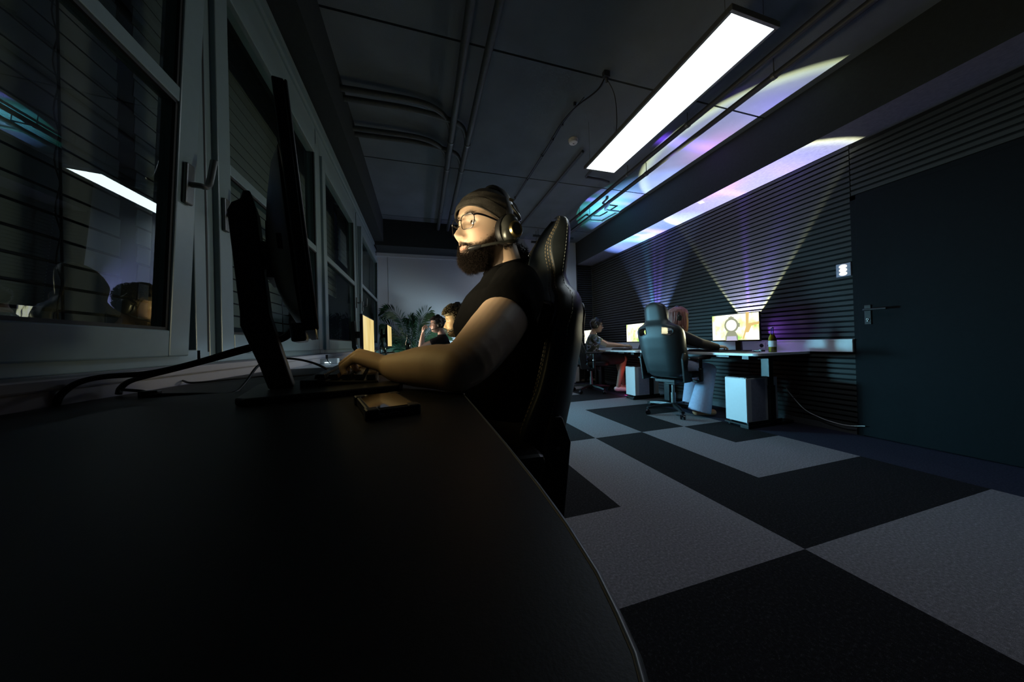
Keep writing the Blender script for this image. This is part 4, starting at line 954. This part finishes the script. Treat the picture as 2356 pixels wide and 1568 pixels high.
for yy in (.25, 1.3):
    B = M(); B.bb(-.33, -.25, yy-.03, yy+.03, .03, TZ-.05); mk('leg', B, 'black_metal', dk, True, bevel=.004)
    B = M(); B.bb(-.58, .02, yy-.04, yy+.04, 0, .03); mk('foot', B, 'black_metal', dk, True, bevel=.004)
B = M(); B.bb(-.32, -.26, .2, 1.35, TZ-.065, TZ-.026); mk('cross_beam', B, 'black_metal', dk, True)
# near monitor
def frame_m(c, n_, p_):
    return Matrix(((n_.x, p_.x, 0, c[0]), (n_.y, p_.y, 0, c[1]), (0, 0, 1, c[2]), (0, 0, 0, 1)))
mm = frame_m((-.232, .755, 0), PN, PP)
mt = thing('monitor', 'large black monitor seen edge-on from behind in front of the bearded person', 'monitor', (-.26, .70, TZ))
tilt = mm @ Matrix.Translation((0, 0, 1.058)) @ Matrix.Rotation(R(-5.0), 4, 'Y')
B = M(); B.bb(-.014, 0, -.280, .280, -.172, .172); B.bb(0, .004, -.280, -.272, -.172, .172); B.bb(0, .004, .272, .280, -.172, .172)
rings = []
for dx, ky, kz in ((-.018, .95, .92), (-.030, .86, .78), (-.044, .62, .58), (-.052, .45, .42)):
    rings.append([Vector((dx, .28*ky*math.copysign(abs(math.cos(q))**.6, math.cos(q)), -.012+.172*kz*math.copysign(abs(math.sin(q))**.6, math.sin(q)))) for q in [2*math.pi*j/36 for j in range(36)]])
B.loft(rings); B.xf(tilt); cs = mk('case', B, 'black_plastic', mt, True, smooth=True, auto=30, bevel=.002)
B = M(); B.add([(.0006, -.272, -.160), (.0006, .272, -.160), (.0006, .272, .166), (.0006, -.272, .166)], [(0, 1, 2, 3)]); B.xf(tilt); mk('screen', B, 'screen_warm', mt, True)
B = M(); B.bb(-.030, -.012, -.275, -.16, -.186, -.160); B.xf(tilt); mk('port_cover', B, 'gloss_black', cs, True, bevel=.003)
B = M(); B.box((-.028, -.281, -.05), (.006, .003, .02)); B.xf(tilt); mk('joystick_button', B, 'rubber', cs, True)
sm = frame_m((-.262, .700, 0), PN, PP)
B = M(); B.prism([(.012, -.027, .778), (-.018, -.027, .788), (-.030, -.027, .83), (-.056, -.027, .905), (-.056, -.027, .93), (-.070, -.027, 1.110), (-.064, -.027, 1.125), (-.052, -.027, 1.134), (-.048, -.027, 1.150), (-.038, -.027, 1.152), (-.030, -.027, 1.120), (-.014, -.027, .925), (.020, -.027, .790)], (0, .054, 0))
B.xf(sm); mk('stand', B, 'black_plastic', mt, True, bevel=.003)
B = M(); B.cyl((-.045, 0, 1.045), (-.005, 0, 1.040), .024, .028, 20); B.box((-.008, 0, 1.040), (.012, .11, .10)); B.xf(sm); mk('swivel_arm', B, 'black_plastic', mt, True, smooth=True)
B = M(); B.prism([(-.035, -.135, TZ), (.19, -.135, TZ), (.205, -.10, TZ), (.205, .10, TZ), (.19, .135, TZ), (-.035, .135, TZ), (-.05, .11, TZ), (-.05, -.11, TZ)], (0, 0, .012)); B.xf(sm); mk('foot', B, 'black_plastic', mt, True, bevel=.003)
# cables of the near monitor
def cable(label, pts, r, k='cable', name='cable', n=8, ends=()):
    t = thing(name, label, 'cable', pts[0]); B = M(); B.tube(bez(pts, n), r, 8); mk('cable_run', B, k, t, True, smooth=True)
    for e in ends: B = M(); B.box(e[0], e[1]); mk('plug', B, 'black_plastic', t, True, bevel=.002)
    return t
def AT(px, py, d): return CAMP+((px-1178)/FPX*AX[0]-(py-784)/FPX*AX[1]+AX[2])*d
cable('thick black monitor cable arching over the left part of the near desk edge', [AT(700, 738, .60), AT(682, 744, .61), AT(655, 772, .62), AT(600, 790, .62), AT(540, 806, .61), AT(440, 836, .60), AT(340, 858, .58), AT(240, 866, .56), AT(180, 880, .55), AT(142, 906, .535), AT(128, 932, .53)], .0052)
cable('thick black monitor cable landing on the back edge of the near desk', [AT(704, 742, .60), AT(686, 750, .61), AT(655, 778, .62), AT(600, 796, .63), AT(520, 818, .63), AT(430, 842, .63), AT(350, 862, .63), AT(300, 876, .63), AT(278, 892, .625), AT(273, 906, .62)], .0052)
cable('thin black cable winding over the near desk behind the monitor stand', [AT(282, 896, .62), AT(330, 900, .62), AT(350, 907, .60), AT(450, 906, .62), AT(530, 905, .63), AT(560, 885, .68), AT(590, 845, .76), AT(612, 832, .80), AT(645, 824, .83), AT(690, 827, .83), AT(730, 838, .81), AT(765, 856, .78), AT(785, 868, .76)], .0030, ends=((AT(345, 905, .605), (.03, .014, .012)),))
cable('flat thin cable lying along the back of the near desk', [(-.61, 1.03, .785), (-.58, 1.02, .779), (-.52, 1.08, .779), (-.47, 1.13, .779), (-.42, 1.05, .779), (-.33, 1.10, .779), (-.25, 1.14, .779), (-.20, 1.02, .783)], .0026)
# keyboard
km = Matrix.Translation((-.175, .865, TZ)) @ Matrix.Rotation(R(97), 4, 'Z')
kb = thing('keyboard', 'black keyboard under the hand of the bearded person', 'keyboard', (-.175, .865, TZ))
B = M(); B.prism([(-.19, -.066, 0), (-.19, .070, 0), (-.19, .070, .026), (-.19, -.066, .016)], (.38, 0, 0)); B.xf(km); mk('keyboard_case', B, 'black_plastic', kb, True, bevel=.002)
B = M()
for r_ in range(5):
    for c in range(18):
        x = -.178+c*.0208; y = -.052+r_*.0225; z = .018+.0016*r_+.006; B.loft([[Vector((x+sx*a, y+sy*a, z+h)) for sx, sy in ((-1, -1), (1, -1), (1, 1), (-1, 1))] for a, h in ((.0090, -.004), (.0072, .0045))])
B.xf(km); mk('keycaps', B, 'gloss_black', kb, True)
# mouse for the right hand
t = thing('mouse', 'dark computer mouse beyond the keyboard on the near desk', 'mouse', (-.15, .985, TZ))
B = M(); B.sph((-.155, .99, TZ+.012), (.055, .031, .024), 20, 12); B.v = [Vector((v.x, v.y, max(v.z, TZ+.001))) for v in B.v]; mk('mouse_shell', B, 'black_plastic', t, True, smooth=True)
B = M(); B.cyl((-.19, .986, TZ+.030), (-.19, .994, TZ+.030), .009); mk('scroll_wheel', B, 'rubber', t, True, smooth=True)
# phone
pm = Matrix.Translation((-.051, .458, TZ)) @ Matrix.Rotation(R(16), 4, 'Z')
ph = thing('phone', 'dark phone in a rugged case lying on the near desk', 'phone', (-.052, .455, TZ))
L2, W2, H2 = .132, .060, .0115
B = M(); B.bb(-W2/2, W2/2, -L2/2, L2/2, .0, H2)
for sx in (-1, 1):
    for sy in (-1, 1): B.box((sx*(W2/2-.006), sy*(L2/2-.008), H2/2), (.016, .020, H2+.002))
B.xf(pm); case = mk('phone_case', B, 'black_plastic', ph, True, bevel=.0025)
B = M(); B.bb(-W2/2+.005, W2/2-.005, -L2/2+.006, L2/2-.006, H2, H2+.0008); B.xf(pm); mk('phone_screen', B, 'phone_glass', ph, True)
for xx, wd in ((-.015, .007), (.000, .011), (.016, .011)):
    B = M(); B.box((xx, -L2/2-.0004, H2*.42), (wd, .0012, .0038)); B.xf(pm); q = mk('port_surround', B, 'steel', case, True, bevel=.001)
    B = M(); B.box((xx, -L2/2-.0012, H2*.42), (wd-.003, .0010, .0018)); B.xf(pm); mk('port_opening', B, 'rubber', case, True)

# ================================================================== WHITE DESKS
def make_desk(label, L_, D_, h, group, oc=(.0, .0)):
    """x = depth (front at 0, back at D_), y = length"""
    t = thing('desk', label, 'desk', (0, 0, 0), 0, group)
    B = M(); r = .05; pl = []
    for cx, cy, a0 in ((r, r, 180), (D_-.01, .01, 270), (D_-.01, L_-.01, 0), (r, L_-r, 90)):
        rr = r if cx == r else .01
        for k in range(7): a = R(a0+15*k); pl.append((cx+rr*math.cos(a), cy+rr*math.sin(a), h-.025))
    B.prism(pl, (0, 0, .025)); mk('desktop', B, 'white_desk', t, bevel=.003)
    for yy in (.16, L_-.16):
        B = M(); B.bb(D_*.5-.035, D_*.5+.035, yy-.045, yy+.045, .03, h*.55); B.bb(D_*.5-.028, D_*.5+.028, yy-.037, yy+.037, h*.5, h-.06); mk('leg', B, 'black_metal', t, bevel=.003)
        B = M(); B.bb(.02, D_-.06, yy-.04, yy+.04, 0, .03); mk('foot', B, 'black_metal', t, bevel=.003)
        B = M(); B.bb(.06, D_-.06, yy-.03, yy+.03, h-.06, h-.026); mk('bracket', B, 'black_metal', t)
    B = M(); B.bb(D_*.5-.03, D_*.5+.03, .16, L_-.16, h-.07, h-.035); mk('cross_beam', B, 'black_metal', t)
    B = M(); B.bb(.012, .055, .28, .42, h-.045, h-.026); mk('height_switch', B, 'black_plastic', t, bevel=.003)
    return t
DA = make_desk('white desk at the right wall with the scope game monitor and yellow drink', 1.56, .68, .705, 'x')
del DA['group']; DA.location = (2.86, 1.97, 0); WM[DA.name] = Matrix.Translation((2.86, 1.97, 0))
dup(DA, (2.86, 3.57, 0), 0, 'white desk at the right wall where the young person in camouflage plays')
dup(DA, (2.86, 5.17, 0), 0, 'white desk at the far right corner behind the other desks') if False else None
dup(DA, (.09, 3.12, .065), R(180), 'white desk below the windows in front of the curly haired person')
dup(DA, (.09, 5.16, .065), R(180), 'white desk below the windows in front of the person by the palm')
dc = dup(DA, (3.02, 5.18, 0), 0, 'white desk in the far right corner beyond the camouflage chair')
dc.scale = (.72, .34, 1)

# monitors of the other players: built facing -x, base at origin
def make_monitor(label, k, W_=.53, H_=.30, zc=.25, scope=False):
    t = thing('monitor', label, 'monitor', (0, 0, 0))
    B = M(); B.bb(0, .018, -W_/2-.008, W_/2+.008, zc-H_/2-.016, zc+H_/2+.008)
    B.loft([[Vector((dx, W_/2*kk*sy, zc+H_/2*kk*sz)) for sy, sz in ((-1, -1), (1, -1), (1, 1), (-1, 1))] for dx, kk in ((.018, .85), (.035, .7), (.045, .5))]); mk('case', B, 'black_plastic', t, bevel=.002)
    B = M(); B.add([(-.0006, -W_/2, zc-H_/2), (-.0006, W_/2, zc-H_/2), (-.0006, W_/2, zc+H_/2), (-.0006, -W_/2, zc+H_/2)], [(0, 1, 2, 3)]); s = mk('screen', B, k, t)
    if scope:
        # the picture on the screen: scope ring, mount, tree trunk. y axis of this screen runs right-to-left
        def ring(cy, cz, r0, r1, x, mi, a0=0, a1=360, sq=1.0):
            vs = []; fs = []; n = 40
            for i in range(n+1):
                a = R(a0+(a1-a0)*i/n)
                for r_ in (r0, r1): vs.append((x, cy+r_*math.cos(a), cz+r_*math.sin(a)*sq))
            for i in range(n): fs.append((2*i, 2*i+2, 2*i+3, 2*i+1))
            P_.add(vs, fs, mi)
        P_ = M(); cy, cz = .030, zc+.022
        ring(cy, cz, .058, .079, -.0010, 0); ring(cy, cz, .0, .058, -.0009, 1)
        P_.add([(-.0012, cy-.032, cz+.073), (-.0012, cy+.032, cz+.073), (-.0012, cy+.026, cz+.090), (-.0012, cy-.026, cz+.090)], [(0, 1, 2, 3)], 0)
        P_.add([(-.0012, cy-.008, cz+.09), (-.0012, cy+.008, cz+.09), (-.0012, cy, cz+.108)], [(0, 1, 2)], 0)
        P_.add([(-.0012, cy-.074, cz+.022), (-.0012, cy-.092, cz+.018), (-.0012, cy-.092, cz-.020), (-.0012, cy-.074, cz-.024)], [(0, 1, 2, 3)], 0)
        P_.add([(-.0011, cy-.045, cz-.070), (-.0011, cy+.045, cz-.070), (-.0011, cy+.070, cz-.118), (-.0011, cy+.070, cz-.165), (-.0011, cy-.070, cz-.165), (-.0011, cy-.070, cz-.118)], [(0, 1, 2, 3, 4, 5)], 0)
        P_.add([(-.0014, cy-.050, cz-.118), (-.0014, cy+.050, cz-.118), (-.0014, cy+.060, cz-.165), (-.0014, cy-.060, cz-.165)], [(0, 1, 2, 3)], 2)
        P_.add([(-.0008, -.125, zc+.15), (-.0008, -.160, zc+.15), (-.0008, -.150, zc+.02), (-.0008, -.100, zc-.13), (-.0008, -.085, zc-.13), (-.0008, -.125, zc+.0)], [(0, 1, 2, 3, 4, 5)], 3)
        P_.add([(-.0008, -.13, zc+.03), (-.0008, -.255, zc+.045), (-.0008, -.255, zc+.02), (-.0008, -.18, zc+.005), (-.0008, -.15, zc-.06), (-.0008, -.12, zc-.06)], [(0, 1, 2, 3, 4, 5)], 3)
        mk('scope_picture', P_, ['scope', 'scope_white', 'scope_lilac', 'trunkpix'], s)
    if scope or W_ < .5: B = M(); B.prism([(.05, -.03, .012), (.075, -.03, .012), (.060, -.03, zc+.06), (.04, -.03, zc+.06)], (0, .06, 0)); mk('stand', B, 'black_plastic', t, bevel=.002)
    else:
        B = M(); B.prism([(.045, -.035, .012), (.070, -.035, .012), (.115, -.035, .09), (.118, -.035, zc+.10), (.095, -.035, zc+.11), (.085, -.035, .10)], (0, .07, 0)); B.bb(.03, .10, -.02, .02, zc-.02, zc+.03); mk('stand', B, 'black_plastic', t, bevel=.002)
    B = M(); B.prism([(-.06, -.12, 0), (.11, -.10, 0), (.11, .10, 0), (-.06, .12, 0)], (0, 0, .012)); mk('foot', B, 'black_plastic', t, bevel=.002)
    return t
def place(t, loc, rz): t.location = loc; t.rotation_euler = (0, 0, rz); WM[t.name] = Matrix.Translation(Vector(loc)) @ Matrix.Rotation(rz, 4, 'Z')
place(make_monitor('monitor showing a round rifle scope on the first white desk', 'screen_game', .505, .275, .258, True), (3.22, 2.455, .705), 0)
place(make_monitor('bright monitor half hidden behind the gaming chair of the pink haired person', 'screen_game', .505, .275, .262), (3.22, 4.01, .705), R(-4))
place(make_monitor('monitor in the far right corner behind the camouflage top', 'screen_dim', .46, .26, .24), (3.26, 5.42, .705), R(0))
place(make_monitor('yellow glowing monitor facing the curly haired person', 'screen_warm', .50, .265, .180), (-.38, 2.56, .771), R(180))
place(make_monitor('yellow glowing monitor farthest along the window desks', 'screen_warm', .58, .29, .240), (-.43, 4.72, .771), R(180))
# second screens seen edge-on just behind
# computers
def make_pc(label):
    t = thing('computer_tower', label, 'computer', (0, 0, 0))
    B = M(); B.bb(0, .40, -.105, .105, .015, .43); mk('case', B, 'white_metal', t, bevel=.004)
    B = M(); B.bb(-.006, .0, -.103, .103, .018, .428); mk('front_panel', B, 'white_metal', t, bevel=.002)
    B = M(); B.add([(.055, -.1056, .03), (.235, -.1056, .03), (.235, -.1056, .42), (.055, -.1056, .42)], [(0, 1, 2, 3)]); mk('side_window', B, 'pad_frame', t)
    B = M(); B.bb(.005, .39, -.10, .10, .430, .436); mk('top_grille', B, 'black_plastic', t)
    B = M(); B.bb(-.002, .03, -.085, -.045, .430, .4345); mk('button', B, 'white_plastic', t)
    for x in (.04, .36):
        for s in (-1, 1): B = M(); B.box((x, s*.08, .0075), (.03, .02, .015)); mk('rubber_foot', B, 'rubber', t)
    return t
pc = make_pc('white computer tower on the floor under the desk with the scope game monitor'); place(pc, (2.90, 2.215, .035), 0)
dup(pc, (2.93, 3.80, .035), 0, 'white computer tower beside the white sneakers under the second right-hand desk')
for i, (y_, lab) in enumerate(((2.215, 'black floor bracket plate carrying the nearer white computer tower'), (3.80, 'black floor bracket plate carrying the farther white computer tower'))):
    t = thing('computer_stand', lab, 'stand', (3.1, y_, 0)); B = M(); B.bb(2.89, 3.34, y_-.115, y_+.115, .022, .035); B.bb(2.89, 3.34, y_-.115, y_-.109, .035, .06); mk('tray', B, 'black_metal', t, True)
    for x in (2.93, 3.30):
        for s in (-.09, .09): B = M(); B.cyl((x, y_+s, 0), (x, y_+s, .022), .014, n=12); mk('caster', B, 'rubber', t, True)
# keyboards and small things on the right desks and left desks
def small_kb(label, loc, rz, z):
    t = thing('keyboard', label, 'keyboard', (loc[0], loc[1], z), rz)
    B = M(); B.bb(-.07, .07, -.20, .20, 0, .018); mk('keyboard_case', B, 'black_plastic', t, bevel=.003)
    B = M()
    for r_ in range(5):
        for c in range(16): B.box((-.05+r_*.025, -.18+c*.024, .022), (.019, .019, .008))
    mk('keycaps', B, 'gloss_black', t); return t
small_kb('black keyboard on the first white desk below the scope monitor', (3.03, 2.62), 0, .705)
small_kb('black keyboard on the second right-hand desk in front of the young person', (3.02, 4.12), R(-10), .705)
small_kb('dark keyboard on the second window desk', (-.12, 2.62), 0, .771)
small_kb('dark keyboard on the farthest window desk beside the cola bottle', (-.12, 4.62), R(8), .771)
t = thing('mouse_pad', 'dark mouse pad under the hand of the pink haired person', 'mouse pad', (3.02, 2.32, .705)); B = M(); B.bb(2.92, 3.16, 2.16, 2.40, .7055, .709); mk('pad', B, 'rubber', t, True, bevel=.001)
t = thing('game_controller', 'small dark gadget lying left of the yellow drink bottle', 'gadget', (3.16, 2.15, .709)); B = M(); B.box((3.14, 2.155, .718), (.05, .08, .016)); mk('shell', B, 'black_plastic', t, True, bevel=.004); B = M(); B.box((3.125, 2.13, .727), (.02, .02, .004)); mk('button', B, 'white_plastic', t, True)
# bottles
def bottle(name, label, loc, h, r, liquid, lvl, lab=None, cap='red'):
    t = thing(name, label, 'bottle', loc)
    prof = [(r*.9, .0), (r, .006), (r, h*.48), (r*.93, h*.56), (r*.5, h*.72), (r*.38, h*.80), (r*.38, h*.93), (r*.42, h*.94), (r*.42, h*.955)]
    B = M(); B.lathe(prof, loc, 24); mk('glass_body', B, 'bottle', t, True, smooth=True)
    if liquid:
        pr = [(a*.92, z+.003) for a, z in prof if z < lvl*h]; rl = np.interp(lvl*h, [z for a, z in prof], [a for a, z in prof]); pr.append((float(rl)*.92, lvl*h)); B = M(); B.lathe(pr, loc, 24); mk('drink', B, liquid, t, True, smooth=True)
    if cap: B = M(); B.lathe([(r*.46, h*.955), (r*.46, h*.99), (r*.40, h)], loc, 20); mk('bottle_cap', B, cap, t, True, smooth=True)
    if lab: B = M(); B.lathe([(r*1.01, h*.22), (r*1.01, h*.46)], loc, 24); B.f = B.f[:-2]; B.m = B.m[:-2]; mk('paper_label', B, lab, t, True, smooth=True)
    return t
bottle('drink_bottle', 'glass bottle of orange yellow drink with pale label on the white desk', (3.17, 2.055, .705), .235, .031, 'lemonade', .70, 'white_plastic', 'chrome')
bottle('drink_bottle', 'half full cola bottle standing before the palm', (-.165, 4.30, .770), .250, .034, 'cola', .50, None, None)
bottle('water_bottle', 'clear empty glass bottle behind the yellow glowing monitor', (-.335, 3.13-.10+.0, .770), .175, .030, None, 0, None, None)
# cable at the right wall
cable('thin white cable sagging from the desk to the floor beside the door', [(3.50, 2.16, .34), (3.50, 2.125, .28), (3.50, 2.014, .151), (3.50, 1.90, .098), (3.50, 1.80, .075), (3.50, 1.70, .070), (3.505, 1.60, .09)], .0035, 'white_plastic')
cable('thin black cable hanging below the first white desk', [(3.46, 2.20, .68), (3.48, 2.17, .5), (3.50, 2.08, .38), (3.49, 2.04, .28), (3.47, 2.10, .24)], .003)
cable('black cable from the scope monitor desk down to the computer tower', [(3.2, 2.30, .64), (3.22, 2.32, .55), (3.18, 2.27, .48), (3.15, 2.24, .472)], .003)
# usb plug with light at the far end of the near desk
t = thing('desk_socket', 'small lit white socket with a black plug between the near desk and the windows', 'socket', (-.52, 2.02, TZ))
B = M(); B.bb(-.56, -.47, 2.0, 2.05, .771, .80); mk('socket_block', B, 'white_plastic', t, True, bevel=.003)
B = M(); B.bb(-.535, -.505, 1.997, 2.0, .776, .780); mk('indicator_strip', B, 'blue_led', t, True)
B = M(); B.box((-.52, 1.99, .812), (.012, .012, .022)); B.tube(bez([(-.52, 1.99, .80), (-.51, 1.97, .785), (-.49, 1.93, .777)], 4), .0022, 6); mk('plug', B, 'black_plastic', t, True)

# ================================================================== PALM
t = thing('potted_palm', 'green potted palm with arching fronds before the white far wall', 'plant', (-.12, 5.46, 0))
B = M(); B.lathe([(.13, 0), (.17, .05), (.19, .42), (.20, .44), (.175, .44), (.17, .40)], (-.12, 5.46, 0), 28); mk('pot', B, 'pot', t, True, smooth=True)
B = M(); B.lathe([(.172, .385), (.172, .39)], (-.12, 5.46, 0), 24); mk('soil', B, 'soil', t, True)
g = np.random.default_rng(5)
fr = [(-170, .62, 1.22), (175, .55, 1.05), (-150, .50, 1.42), (-120, .30, .95), (-60, .50, 1.38), (-35, .56, 1.10), (-10, .60, 1.20), (10, .55, .98), (-95, .25, 1.25), (60, .25, 1.2), (120, .25, 1.3), (-135, .42, .80), (-48, .45, .84), (-80, .38, .80), (-20, .45, .82), (165, .35, .85), (-105, .42, .74)]
for a, rad, zt in fr:
    a = R(a+g.normal(0, 5)); d = Vector((math.cos(a), math.sin(a)*.40, 0)); b0 = Vector((-.12, 5.46, .42)); tip = b0+d*rad*1.15+Vector((0, 0, zt-.42-.05)); mid = b0+d*rad*.35+Vector((0, 0, (zt-.42)*.78)); top = b0+d*rad*.78+Vector((0, 0, zt-.42+.03))
    sp = bez([b0, mid, top, tip], 9); B = M(); B.tube(sp, [.006*(1-.7*i/len(sp)) for i in range(len(sp))], 5)
    n_ = len(sp)
    for i in range(6, n_):
        for kk in (0, .5):
            ii = min(i+kk, n_-1); p_ = sp[int(ii)].lerp(sp[min(int(ii)+1, n_-1)], ii-int(ii)); tg = (sp[min(i+1, n_-1)]-sp[i-1]).normalized(); u = (i-6)/(n_-6); ll = (.20*math.sin(math.pi*min(1, u*.75+.22))+.03)*(.7+rad*.5)
            for s in (-1, 1):
                sd = tg.cross(Vector((0, 0, 1))).normalized()*s; pv = sd.cross(tg).normalized(); pv = pv if s*pv.z > 0 else -pv; dr_ = (sd*.30+pv*.70+tg*.75+Vector((0, 0, -.10))+Vector(g.normal(0, .08, 3))).normalized(); up_ = dr_.cross(tg).normalized(); wv = dr_.cross(up_).normalized()*.0020
                q1 = p_+dr_*ll*.5+Vector((0, 0, .004)); q2 = p_+dr_*ll+Vector((0, 0, -.25*ll))
                B.add([p_, q1+wv, q2, q1-wv], [(0, 1, 2), (0, 2, 3)])
    B.v = [Vector((max(v.x, -.655+.02*(v.x+.655)), min(v.y, 5.735), v.z)) for v in B.v]
    mk('frond', B, 'leaf', t, True)
